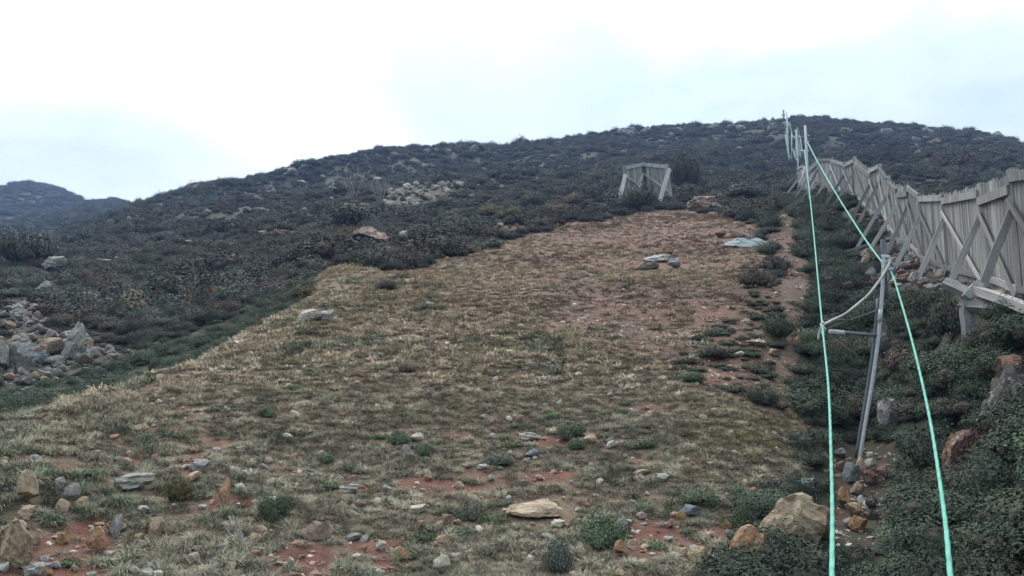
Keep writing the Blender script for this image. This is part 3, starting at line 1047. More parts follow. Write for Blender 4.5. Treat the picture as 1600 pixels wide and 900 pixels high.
def rock(px, py, w, h, col, label, name='rock', group=None, deep=0.85, lean=0.15, rmin=4.0, mesh=None, k=[0], seat=0.14, yaw=None, cat='rock'):
    k[0] += 1
    g = random.Random(k[0] * 7 + 1)
    base, r = hit(px, py + h * 0.42, rmin)
    sx = w * r / F / 2
    sz = h * r / F / 2 * 1.2
    sy = max(sx * deep, sz * 0.7)
    me = mesh or (ROCKS if w > 18 else SMALL)[k[0] % (12 if w > 18 else 8)]
    c = C[col]
    j = g.uniform(0.88, 1.12) * (1.0 if r < 26 else 0.72 if r < 75 else 0.6)
    dirv = Vector((base.x, base.y, 0)).normalized()
    p = base + dirv * sy * 0.6
    z = float(H(p.x, p.y)) + sz * (1 - 2 * seat)
    o = link(name, me, (p.x, p.y, min(z, base.z + sz * 1.2)), (g.uniform(-lean, lean), g.uniform(-lean, lean), (-math.atan2(base.x, base.y) + g.uniform(-0.3, 0.3)) if yaw is None else yaw), (sx, sy, sz))
    o.color = (c[0] * j, c[1] * j, c[2] * j * g.uniform(0.95, 1.05), 1)
    tag(o, label, cat, group)
    BLOCK.append((p.x, p.y, max(sx, sy) * 1.12 + 0.02))
    if 28 < r < 75 and w > 4:
        q = base - dirv * (sx * 1.1 + 0.4)
        BLOCK.append((q.x, q.y, sx * 1.1 + 0.3))
    return o


for a in [
    (203, 760, 64, 20, 'grey', 'long pale slab at lower left among grey green grass'),
    (352, 778, 20, 38, 'orange', 'upright narrow orange rock beside bare red soil'),
    (299, 750, 34, 12, 'tan', 'flat tan stone just below a grey stone in the grass'),
    (315, 732, 34, 20, 'grey', 'grey stone resting above a flat tan stone'),
    (220, 672, 25, 12, 'tan', 'small tan stone tilted on the grassy slope, upper left'),
    (46, 775, 34, 44, 'tan', 'upright lichen grey boulder near the left edge'),
    (41, 808, 26, 20, 'tan', 'yellowish stone under the upright left edge boulder'),
    (94, 758, 15, 18, 'grey', 'small grey stone above the lower left cluster'),
    (113, 777, 25, 26, 'grey', 'rounded grey tan rock right of the upright left boulder'),
    (97, 797, 18, 22, 'tan', 'small tan rock at the middle of the lower left cluster'),
    (129, 790, 20, 14, 'tan', 'tan stone at the right end of the lower left cluster'),
    (20, 862, 46, 76, 'tan', 'largest tan boulder cut by the left frame edge'),
    (50, 845, 24, 24, 'tan', 'stone tucked against the largest left edge boulder'),
    (153, 852, 32, 32, 'orange', 'orange tan rock on bare earth at lower left'),
    (181, 830, 22, 30, 'grey', 'upright brownish rock above the orange tan one'),
    (245, 832, 26, 34, 'tan', 'upright tan rock standing alone on bare earth lower left'),
    (218, 842, 14, 13, 'tan', 'little tan stone between two upright rocks'),
    (226, 820, 13, 9, 'tan', 'little flat stone above the pair of upright rocks'),
    (60, 896, 36, 18, 'grey', 'grey rock cut by the bottom edge at far left'),
    (385, 742, 13, 9, 'white', 'whitish pebble above the orange upright rock'),
    (460, 647, 13, 8, 'white', 'bright white stone on the left grassy shoulder'),
    (450, 683, 17, 8, 'pale', 'pale stone just below the bright white shoulder stone'),
    (495, 835, 44, 24, 'pink', 'broad pinkish lumpy rock at bottom centre left'),
    (494, 822, 24, 11, 'pale', 'pale cap stone resting on the pinkish lumpy rock'),
    (544, 765, 37, 14, 'pale', 'smooth pale oblong stone in grass, centre left'),
    (531, 772, 11, 10, 'orange', 'little orange stone touching the pale oblong stone'),
    (552, 842, 31, 11, 'grey', 'flat pale grey stone left of bare red earth'),
    (656, 799, 39, 13, 'pale', 'long low pale stone across the lower centre'),
    (552, 806, 16, 12, 'tan', 'tan stone above the flat pale grey one'),
    (635, 872, 21, 18, 'orange', 'bright orange stone on red earth at bottom centre'),
    (620, 864, 10, 12, 'tan', 'small tan stone touching the bright orange stone'),
    (638, 887, 9, 9, 'orange', 'tiny orange stone below the bright orange one'),
    (692, 888, 32, 27, 'pale', 'pale yellow angular rock cut near the bottom centre edge'),
    (697, 815, 21, 16, 'pink', 'pinkish angular stone in lower centre'),
    (692, 845, 21, 11, 'tan', 'flat tan stone above the pale yellow angular rock'),
    (661, 823, 18, 13, 'orange', 'orange pink stone left of the pinkish angular one'),
    (822, 684, 34, 13, 'pale', 'pale flat stone with pinkish side on mid slope'),
    (654, 686, 30, 12, 'pale', 'pale sloping stone behind a green leafy clump'),
    (635, 703, 13, 14, 'grey', 'grey upright stone between green leafy clumps'),
    (754, 732, 19, 8, 'white', 'clean white flat stone in mid foreground grass'),
    (831, 711, 25, 12, 'blue', 'blue grey stone on a red earth patch'),
    (811, 714, 12, 11, 'pink', 'small pointed pinkish stone beside the blue grey stone'),
    (873, 822, 25, 11, 'pale', 'pale pink flat stone right of the great slab'),
    (871, 834, 18, 10, 'pink', 'pink stone just below the pale pink flat stone'),
    (669, 748, 13, 9, 'orange', 'orange stone on the central red earth patch'),
    (718, 760, 13, 12, 'tan', 'round tan stone right of the central earth patch'),
    (796, 656, 12, 8, 'white', 'white pebble on mid slope'),
    (775, 594, 10, 12, 'white', 'upright whitish pebble higher on mid slope'),
    (569, 859, 11, 10, 'orange', 'orange pebble left of the bottom red earth'),
    (924, 688, 27, 13, 'tan', 'tan angular stone right of mid slope green clump'),
    (954, 698, 20, 11, 'pale', 'pale rounded stone right of the tan angular one'),
    (1037, 749, 27, 12, 'grey', 'grey domed stone in the grass, right of centre'),
    (971, 824, 32, 22, 'grey', 'pale grey tilted rock beside a green leafy clump'),
    (973, 862, 28, 22, 'orange', 'orange tan rock below the pale grey tilted rock'),
    (1003, 808, 18, 10, 'pink', 'orange pink stone at the top of the right red earth'),
    (1054, 805, 13, 9, 'tan', 'small tan stone at the top edge of bare red earth'),
    (1043, 821, 13, 8, 'tan', 'small tan stone lying on open red earth'),
    (1080, 802, 33, 16, 'blue', 'blue grey slab under a low green plant'),
    (1092, 874, 36, 24, 'tan', 'winged flat tan rock on bare red earth'),
    (1135, 821, 19, 16, 'orange', 'orange rock above the winged flat tan rock'),
    (1141, 836, 15, 11, 'grey', 'grey brown stone under the small orange rock'),
    (1175, 790, 17, 11, 'tan', 'yellow tan stone above the dark round plant'),
    (1001, 741, 31, 8, 'tan', 'thin flat tan stone right of centre'),
    (905, 586, 13, 10, 'pale', 'lone pale round stone on the upper slope grass'),
    (1240, 820, 122, 84, 'grey', 'huge lichen spotted boulder at the spur foot beside the rope'),
    (1182, 872, 74, 62, 'orange', 'big orange weathered rock below the huge lichen boulder'),
    (1259, 764, 37, 20, 'blue', 'blue grey stone perched above the huge lichen boulder'),
    (1288, 717, 19, 16, 'tan', 'tan stone at the left end of the pole foot heap'),
    (1316, 712, 24, 14, 'grey', 'grey stone behind the pole foot heap'),
    (1331, 745, 28, 30, 'blue', 'dark blue grey block at the foot of the steel pole'),
    (1347, 731, 14, 24, 'tan', 'upright tan stone touching the steel pole foot'),
    (1362, 728, 18, 20, 'grey', 'grey brown stone right of the steel pole foot'),
    (1359, 748, 28, 26, 'red', 'largest reddish rock in the pole foot heap'),
    (1383, 741, 23, 20, 'red', 'reddish rock at the right end of the pole foot heap'),
    (1313, 731, 20, 12, 'red', 'flat reddish stone left of the pole foot'),
    (1328, 729, 14, 10, 'tan', 'small tan stone just left of the pole foot'),
    (1340, 767, 24, 18, 'pink', 'pinkish stone below the blue grey block'),
    (1323, 784, 23, 28, 'orange', 'upright orange rock by the rope in the stone heap'),
    (1346, 783, 11, 13, 'white', 'small whitish stone in the middle of the heap'),
    (1338, 801, 30, 20, 'tan', 'brown rounded rock low in the heap'),
    (1363, 790, 20, 22, 'dark', 'dark rock at the right side of the heap'),
    (1343, 823, 27, 21, 'orange', 'smooth egg shaped orange rock at the heap bottom'),
    (1324, 819, 13, 13, 'grey', 'small brown stone left of the egg shaped rock'),
    (1365, 806, 22, 16, 'dark', 'dark flat rock right of the brown rounded rock'),
    (1388, 655, 36, 54, 'grey', 'pointed grey rock poking out of the dark shrubs'),
    (1381, 548, 40, 56, 'dark', 'dark upright rock behind the steel pole'),
    (1499, 715, 54, 54, 'red', 'reddish leaning slab among dark shrubs between rope and edge'),
    (1585, 590, 40, 44, 'red', 'reddish brown rock at the right frame edge'),
    (1578, 648, 80, 84, 'dark', 'large dark rock face at the right frame edge'),
    (1345, 650, 20, 26, 'grey', 'small grey rock left of the pointed grey rock'),
    (1100, 319, 52, 26, 'pink', 'prominent rounded boulder on the crest of the grassy spur'),
    (1121, 324, 18, 14, 'grey', 'smaller rock leaning on the crest boulder'),
    (1127, 367, 22, 11, 'orange', 'orange stone on bare ground below the crest boulder'),
    (1160, 367, 13, 10, 'grey', 'grey stone on top of the pale blue slab'),
    (1032, 405, 62, 11, 'white', 'long pale slab stepped above another on the upper spur'),
    (1012, 417, 52, 12, 'pale', 'lower pale slab below the long pale slab'),
    (1036, 396, 34, 12, 'orange', 'orange pink stone behind the long pale slab'),
    (1054, 414, 26, 12, 'grey', 'grey lump at the right end of the stepped slabs'),
    (480, 496, 42, 19, 'pale', 'pale blocky rock on the spur edge, left of centre'),
    (512, 495, 32, 17, 'grey', 'grey blocky rock right of the pale blocky one'),
    (527, 502, 18, 10, 'tan', 'tan stone right of the two blocky rocks'),
    (588, 376, 78, 34, 'pink', 'angular tilted slab boulder among the dark heath'),
    (630, 370, 20, 20, 'pale', 'pale upright rock right of the tilted slab boulder'),
    (738, 351, 12, 8, 'white', 'pale dome stone left of the red earth scar'),
    (1187, 540, 40, 9, 'pale', 'long flat pale stone beside the worn path'),
    (1210, 553, 24, 11, 'pink', 'pinkish stone touching the worn path'),
    (1155, 555, 16, 9, 'pale', 'pale stone left of the path side slabs'),
    (1205, 567, 18, 8, 'pink', 'small pink stone below the path side slabs'),
    (671, 475, 14, 7, 'white', 'small white stone on the upper grass left of centre'),
    (122, 536, 30, 42, 'grey', 'tall pointed boulder in the western boulder heap'),
    (75, 546, 44, 26, 'tan', 'flat topped tan boulder in the western heap'),
    (37, 563, 38, 44, 'grey', 'bulky grey boulder in the western heap'),
    (63, 563, 24, 20, 'blue', 'blue grey rock between bulky and tan boulders'),
    (4, 566, 22, 42, 'grey', 'boulder cut by the left edge in the western heap'),
    (12, 590, 17, 11, 'orange', 'orange stone at the bottom of the western heap'),
    (35, 585, 15, 14, 'grey', 'small grey stone at the bottom of the western heap'),
    (86, 568, 28, 16, 'grey', 'low grey rock below the tan boulder'),
    (108, 553, 22, 26, 'grey', 'grey rock left against the tall pointed boulder'),
    (147, 553, 24, 14, 'grey', 'low rock right of the tall pointed boulder'),
    (172, 548, 22, 12, 'pink', 'pinkish flat rock at the right end of the western heap'),
    (140, 469, 34, 22, 'grey', 'pale leaning slab on the dark western slope'),
    (175, 477, 16, 14, 'grey', 'rock right of the pale leaning slab'),
    (83, 416, 40, 20, 'grey', 'pale rock outcrop high on the western slope'),
    (163, 411, 32, 10, 'grey', 'flat pale outcrop right of the higher western outcrop'),
    (70, 452, 30, 16, 'grey', 'rock outcrop between boulder field and higher western outcrop'),
    (325, 357, 9, 9, 'white', 'white rock dot on the dark western slope'),
    (437, 366, 28, 12, 'pink', 'pinkish rock on the middle western slope'),
    (1425, 275, 20, 9, 'grey', 'pale slab on the hill behind the fence'),
]:
    rock(*a)
for o in bpy.data.objects:
    if str(o.get('label', '')).startswith('huge lichen'):
        o.color = (0.31, 0.235, 0.165, 1); o.location.z -= 0.1
big = rock(847, 799, 110, 26, 'tan', 'great flat cream and orange slab in the foreground', deep=0.7, seat=0.3, lean=0.02)
big.rotation_euler.x = 0.2
big.color = (0.44, 0.34, 0.25, 1)

# broken concrete pad on the crest
b0, r0 = hit(1166, 385)
pad = link('broken_pad', ROCKS[5].copy(), (b0.x, b0.y, b0.z + 0.06), (0.25, 0.05, 0.4), (1.1, 1.0, 0.36))
pad.data.materials.clear(); pad.data.materials.append(M_CONCRETE)
tag(pad, 'pale bluish broken concrete pad beside the upper path', 'concrete pad')


HUE = dict(red='reddish', grey='grey', dark='dark', pink='pinkish', pale='pale', orange='orange', tan='tan', white='white')


# rubble heaps: every stone of its own, alike ones share a label
def heap(n, poly, wpx, cols, label, group, seed, rmin=8, cat='stone'):
    g = random.Random(seed)
    xs, ys = [p[0] for p in poly], [p[1] for p in poly]
    c = 0
    while c < n:
        x, y = g.uniform(min(xs), max(xs)), g.uniform(min(ys), max(ys))
        if not inpoly(np.array(x), np.array(y), poly): continue
        w = g.uniform(*wpx)
        cn = g.choice(cols)
        f = (x - min(xs)) / (max(xs) - min(xs))
        where = 'western third' if f < 0.34 else 'middle' if f < 0.67 else 'eastern third'
        size = 'larger' if w > (wpx[0] + wpx[1]) / 2 else 'smaller'
        rock(x, y, w, w * g.uniform(0.55, 0.85), cn, f'{size} {HUE[cn]} {label}, {where}', 'rubble_stone', group, 0.9, 0.5, rmin, seat=0.12, cat=cat)
        c += 1


heap(85, [(1345, 395), (1400, 385), (1450, 412), (1560, 455), (1600, 470), (1520, 470), (1470, 452), (1400, 450), (1345, 440)], (9, 22), ['red', 'grey', 'red', 'dark', 'pink'], 'rubble stone piled along the near fence foot',
     'rubble below the fence', 1)
heap(34, [(1330, 325), (1400, 345), (1430, 390), (1390, 400), (1340, 350)], (7, 13), ['red', 'grey', 'pink'], 'rubble stone under the farther fence braces', 'rubble under the far fence braces', 2)
heap(46, [(575, 298), (620, 288), (720, 285), (715, 300), (690, 318), (620, 328), (600, 320)], (8, 17), ['pale', 'grey', 'pink', 'pale'], 'broken rock in the hillside scree patch', 'scree patch rocks', 3, 60)
heap(14, [(470, 328), (550, 318), (560, 335), (480, 342)], (6, 11), ['grey', 'pale'], 'scree rock west of the main scree patch', 'lesser scree rocks', 4, 60)
heap(30, [(75, 520), (210, 535), (200, 560), (60, 606), (0, 606), (0, 560)], (7, 15), ['grey', 'grey', 'pink', 'tan'], 'stone between the western heap boulders', 'western heap stones', 12, 24)
heap(40, [(0, 470), (55, 468), (75, 500), (35, 545), (0, 550)], (8, 17), ['grey', 'grey', 'pink'], 'block in the left edge boulder field', 'boulder field blocks', 5, 25)
heap(14, [(620, 372), (655, 372), (655, 390), (622, 388)], (5, 9), ['orange', 'red', 'pale'], 'rubble stone beside the tilted slab boulder', 'orange rubble', 6, 30)
heap(12, [(770, 350), (880, 345), (880, 358), (780, 362)], (5, 9), ['orange', 'pale', 'red', 'grey'], 'stone in the red earth scar', 'red scar stones', 7, 30)
heap(10, [(130, 545), (215, 540), (200, 556), (130, 565)], (8, 14), ['grey', 'pink'], 'stone trailing from the western boulder heap', 'trailing stones', 8, 24)

# loose stones through the grass of the spur
g_ = random.Random(21)
for _ in range(150):
    x, y = g_.uniform(0, 1230), 900 - 330 * g_.random() ** 1.5
    if not inpoly(np.array(x), np.array(y), SPUR): continue
    f = (y - 560) / 340
    w = (6 + 9 * f) * g_.uniform(0.7, 1.5)
    cn = g_.choice(['pale', 'pale', 'grey', 'tan', 'pink', 'orange', 'white'])
    lat = 'far left' if x < 300 else 'left of centre' if x < 620 else 'right of centre' if x < 930 else 'far right'
    ver = 'lowest' if y > 800 else 'lower' if y > 690 else 'middle'
    rock(x, y, w, w * g_.uniform(0.5, 0.8), cn, f"small {HUE[cn]} loose stone in {ver} spur grass, {lat}", 'stone', 'loose stones in the grass', cat='stone', lean=0.4)

# pale rocks dotted over the heath
g_ = random.Random(9)
for _ in range(80):
    x = g_.uniform(330, 1600)
    top = float(np.interp(x, [p[0] for p in sky_pts], [p[1] for p in sky_pts]))
    y = g_.uniform(top + 6, top + 130 * (0.6 + 0.4 * (x < 900)))
    if x > 1250 and y > 262: continue
    if 950 < x < 1060 and 240 < y: continue
    s = g_.uniform(3.5, 11)
    rock(x, y, s * g_.uniform(1, 1.6), s * 0.8, g_.choice(['grey', 'grey', 'pale', 'grey', 'pink']), f"{'large' if s > 7 else 'small'} weathered rock in the heath, {'west of the scree' if x < 570 else 'above the scree' if x < 760 else 'between scree and lone fence' if x < 960 else 'above the lone fence' if x < 1220 else 'behind the long fence'}", 'hillside_rock', 'rocks dotted over the heath', rmin=45, seat=0.0)
for _ in range(34):
    x = g_.uniform(270, 1600)
    y = float(np.interp(x, [p[0] for p in sky_pts], [p[1] for p in sky_pts])) + g_.uniform(0, 5)
    s = g_.uniform(6, 14)
    part = 'western end' if x < 600 else 'middle west' if x < 930 else 'middle east' if x < 1260 else 'eastern end behind the fence'
    rock(x, y, s * 1.4, s, g_.choice(['grey', 'dark', 'grey']), f"{'broad' if s > 10 else 'small'} dark boulder breaking the ridge skyline, {part}", 'ridge_boulder', 'boulders on the ridge', rmin=150, seat=0.05, lean=0.4)
for _ in range(60):
    x = g_.uniform(180, 560); y = g_.uniform(300, 420)
    s = g_.uniform(3, 8)
    rock(x, y, s * 1.4, s, g_.choice(['grey', 'grey', 'dark', 'pink']), f"{'large' if s > 5.5 else 'small'} rock on the {'upper' if y < 360 else 'lower'} western flank, {'below the notch' if x < 300 else 'mid flank' if x < 430 else 'beside the lesser scree'}", 'hillside_rock', 'western flank rocks', rmin=60, seat=0.0)
for _ in range(26):
    x = g_.uniform(200, 520); y = g_.uniform(340, 440)
    s = g_.uniform(4, 9)
    rock(x, y, s * 1.4, s * 0.8, g_.choice(['grey', 'pink', 'grey']), f"{'low' if y > 390 else 'higher'} rock half hidden in heath {'near the rust orange shrub' if 270 < x < 420 else 'west of the rust orange shrub' if x <= 270 else 'above the blocky spur rocks'}", 'hillside_rock', 'western heath rocks', rmin=30, seat=0.0)


# ------------------------------------------------------------------ shrubs one can pick out
def shrub_set(name, seeds, n, size, flat, mat):
    return [leaf_cloud(name, s, n, size, mat, flat) for s in seeds]


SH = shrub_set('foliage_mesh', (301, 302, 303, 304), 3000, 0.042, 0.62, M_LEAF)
STEM = []
for s in range(2):
    g = random.Random(s)
    vs, fs = [], []
    for q in range(6):
        a = q * 1.05 + g.uniform(-0.3, 0.3)
        i = len(vs)
        vs += bar_verts((0.03 * math.cos(a), 0.03 * math.sin(a), -0.1), (0.45 * math.cos(a), 0.45 * math.sin(a), 0.4), 0.035, 0.035, (math.sin(a), -math.cos(a), 0.1), 0.4)
        fs += [tuple(i + k for k in f) for f in BOXF]
    STEM.append(mesh_np('stem_mesh', vs, fs, M_BARK_SHADE))
V = dict(dark=(0.035, 0.042, 0.030), green=(0.055, 0.085, 0.045), herb=(0.085, 0.118, 0.068), olive=(0.095, 0.085, 0.035), yellow=(0.13, 0.105, 0.04), rust=(0.15, 0.075, 0.035), dry=(0.14, 0.11, 0.08), brown=(0.075, 0.055, 0.042),
         grey=(0.10, 0.115, 0.095))


def shrub(px, py, w, h, col, label, k=[0], rmin=4.0):
    """px, py: middle of the shrub in the photograph"""
    k[0] += 1
    g = random.Random(k[0] * 3 + 2)
    base, r = hit(px, py + h * 0.45, rmin)
    sx = w * r / F / 2 / 0.92
    sz = h * r / F / 0.72
    d = Vector((base.x, base.y, 0)).normalized()
    p = base + d * sx * 0.5
    p.z = float(H(p.x, p.y))
    p.z = min(p.z, base.z + sz * 0.25) - 0.02
    root = empty('shrub', p)
    root.rotation_euler.z = g.uniform(0, 6.28)
    root.scale = (sx, sx * 0.9, max(sz, sx * 0.35))
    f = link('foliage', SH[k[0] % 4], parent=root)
    c = V[col]; j = g.uniform(0.9, 1.1)
    f.color = (c[0] * j, c[1] * j, c[2] * j, 1)
    link('stem', STEM[k[0] % 2], parent=root)
    tag(root, label, 'shrub')
    BLOCK.append((p.x, p.y, sx * 0.75))


for a in [
    (603, 446, 36, 18, 'brown', 'lone small dark shrub on the upper left of the grassy spur'),
    (637, 577, 44, 19, 'dry', 'lone dry brown rounded shrub in the middle of the grass'),
    (1172, 434, 64, 34, 'brown', 'dark shrub left of the worn path on the upper spur'),
    (1188, 624, 62, 30, 'dark', 'dark shrub at the right edge of the lower grass by the path'),
    (1112, 555, 60, 22, 'dark', 'low dark shrub left of pale path side stones'),
    (1075, 593, 60, 20, 'green', 'low green spread left of the path above the grass'),
    (1000, 311, 96, 46, 'dark', 'broad dark bush directly in front of the lone fence'),
    (335, 461, 42, 26, 'rust', 'rust orange shrub on the western slope'),
    (371, 436, 38, 24, 'olive', 'olive yellow shrub up and right of the rust orange one'),
    (240, 574, 34, 22, 'dark', 'small dark shrub on the green gully floor by the spur edge'),
    (131, 564, 24, 18, 'brown', 'small brown shrub below the tall pointed boulder'),
    (476, 456, 48, 26, 'olive', 'olive shrub at the top left corner of the grass'),
    (36, 396, 90, 54, 'dark', 'large dark green bush at the left edge under the far hill'),
    (560, 340, 110, 46, 'dark', 'wide dark bush left of the scree patch foot'),
    (695, 320, 60, 24, 'dark', 'dark dome shrub below right end of scree'),
    (765, 330, 40, 20, 'yellow', 'yellowish dome shrub above the red earth scar'),
    (798, 334, 44, 18, 'olive', 'olive dome shrub right of the yellowish dome'),
    (826, 316, 56, 26, 'dark', 'dark dome shrub behind the olive dome shrub'),
    (900, 312, 50, 24, 'brown', 'brownish shrub left of the bush before the lone fence'),
    (866, 327, 46, 20, 'olive', 'low olive shrub left of the small red gap'),
    (1068, 268, 60, 60, 'dark', 'tall dark bush right of the lone fence'),
    (1160, 306, 90, 24, 'dark', 'long low dark bush behind the crest boulder'),
    (625, 686, 44, 24, 'herb', 'bright green leafy clump left of a grey upright stone'),
    (661, 703, 40, 24, 'herb', 'bright green leafy clump right of a grey upright stone'),
    (893, 676, 54, 28, 'herb', 'green leafy clump above the mid slope tan stone'),
    (905, 697, 42, 22, 'herb', 'green leafy clump left of the mid slope tan stone'),
    (935, 835, 90, 56, 'herb', 'large green leafy clump left of the pale grey tilted rock'),
    (872, 872, 66, 54, 'grey', 'grey green leafy clump at the bottom right of centre'),
    (1090, 783, 64, 26, 'herb', 'green plant above the blue grey slab'),
    (1166, 815, 40, 44, 'green', 'dark round plant between yellow tan stone and huge boulder'),
    (412, 646, 40, 20, 'herb', 'green leafy clump on the left grassy shoulder'),
    (510, 718, 46, 20, 'herb', 'green leafy clump left of centre grass'),
    (780, 722, 50, 22, 'grey', 'grey green clump behind the white flat stone'),
    (1405, 574, 84, 44, 'brown', 'brownish rounded shrub right of the steel pole middle'),
    (1490, 505, 70, 60, 'dark', 'dark shrub under the timber base frame'),
    (660, 404, 40, 22, 'green', 'green shrub at the edge of heath and upper grass'),
    (606, 398, 60, 24, 'green', 'greyish green shrub under the tilted slab boulder'),
    (1145, 770, 50, 22, 'herb', 'green clump at the right end of the lower grass'),
    (1010, 700, 60, 18, 'herb', 'green clump right of the pale rounded stone'),
    (735, 805, 46, 30, 'grey', 'grey green tuft right of the pinkish angular stone'),
    (430, 800, 60, 40, 'green', 'grey green clump right of the orange upright rock'),
    (270, 770, 60, 40, 'olive', 'yellow green clump right of the long pale slab'),
]:
    shrub(*a)


# a bare grey dead shrub left of the scree
def bare_shrub(px, py, w, h, label, seed):
    base, r = hit(px, py, 40)
    s = h * r / F
    g = random.Random(seed)
    root = empty('bare_shrub', base)
    tag(root, label, 'shrub')
    for q in range(11):
        a = g.uniform(0, 6.28)
        lean = g.uniform(0.1, 0.5) * w / h
        tip = Vector((math.cos(a) * lean, math.sin(a) * lean, g.uniform(0.7, 1.0))) * s
        midp = tip * 0.5 + Vector((g.uniform(-.05, .05), g.uniform(-.05, .05), 0.03)) * s
        br = link('branch', tube_mesh('branch', [Vector((0, 0, -0.1)), midp * 0.5, midp, tip], lambda p, s=s: max(0.012, 0.07 - 0.055 * p.z / s), M_TWIG, 5), parent=root)
        for e in range(4):
            f = g.uniform(0.35, 0.9)
            p0 = midp.lerp(tip, (f - 0.35) / 0.65)
            p1 = p0 + Vector((g.uniform(-1, 1), g.uniform(-1, 1), g.uniform(0.5, 1.2))) * s * 0.17
            link('twig', tube_mesh('twig', [p0, (p0 + p1) / 2, p1], 0.018, M_TWIG, 4), parent=br)


bare_shrub(595, 326, 34, 48, 'bare grey dead shrub at the left end of the scree patch', 1)
bare_shrub(552, 318, 60, 62, 'wispy bare shrub left of the dead shrub by the scree', 2)
bare_shrub(1255, 192, 40, 7, 'pale bare scrub on the skyline right of the mast', 4)


# ------------------------------------------------------------------ uncountable cover: grass, herbs, heath, gravel
BLK = np.array(BLOCK)


def clear_of(x, y, k=0.9):
    ok = np.ones(len(x), bool)
    for s in range(0, len(x), 4000):
        d2 = (x[s:s + 4000, None] - BLK[None, :, 0]) ** 2 + (y[s:s + 4000, None] - BLK[None, :, 1]) ** 2
        ok[s:s + 4000] = ~(d2 < (BLK[None, :, 2] * k) ** 2).any(1)
    return ok


def sample(n, a0, a1, r0, r1, power=0.0):
    """ground points; density falls as r**-power"""
    a = rng.uniform(a0, a1, n)
    u = rng.uniform(0, 1, n)
    e = 2 - power
    r = (r0 ** e + u * (r1 ** e - r0 ** e)) ** (1 / e) if abs(e) > 1e-6 else r0 * (r1 / r0) ** u
    x, y = np.sin(a) * r, np.cos(a) * r
    return x, y, H(x, y)


def tintmix(n, cols, probs, jit=0.15):
    cols = np.array(cols)
    k = rng.choice(len(cols), n, p=np.array(probs) / sum(probs))
    return cols[k] * (1 + jit * rng.normal(size=(n, 1))).clip(0.5, 1.6)


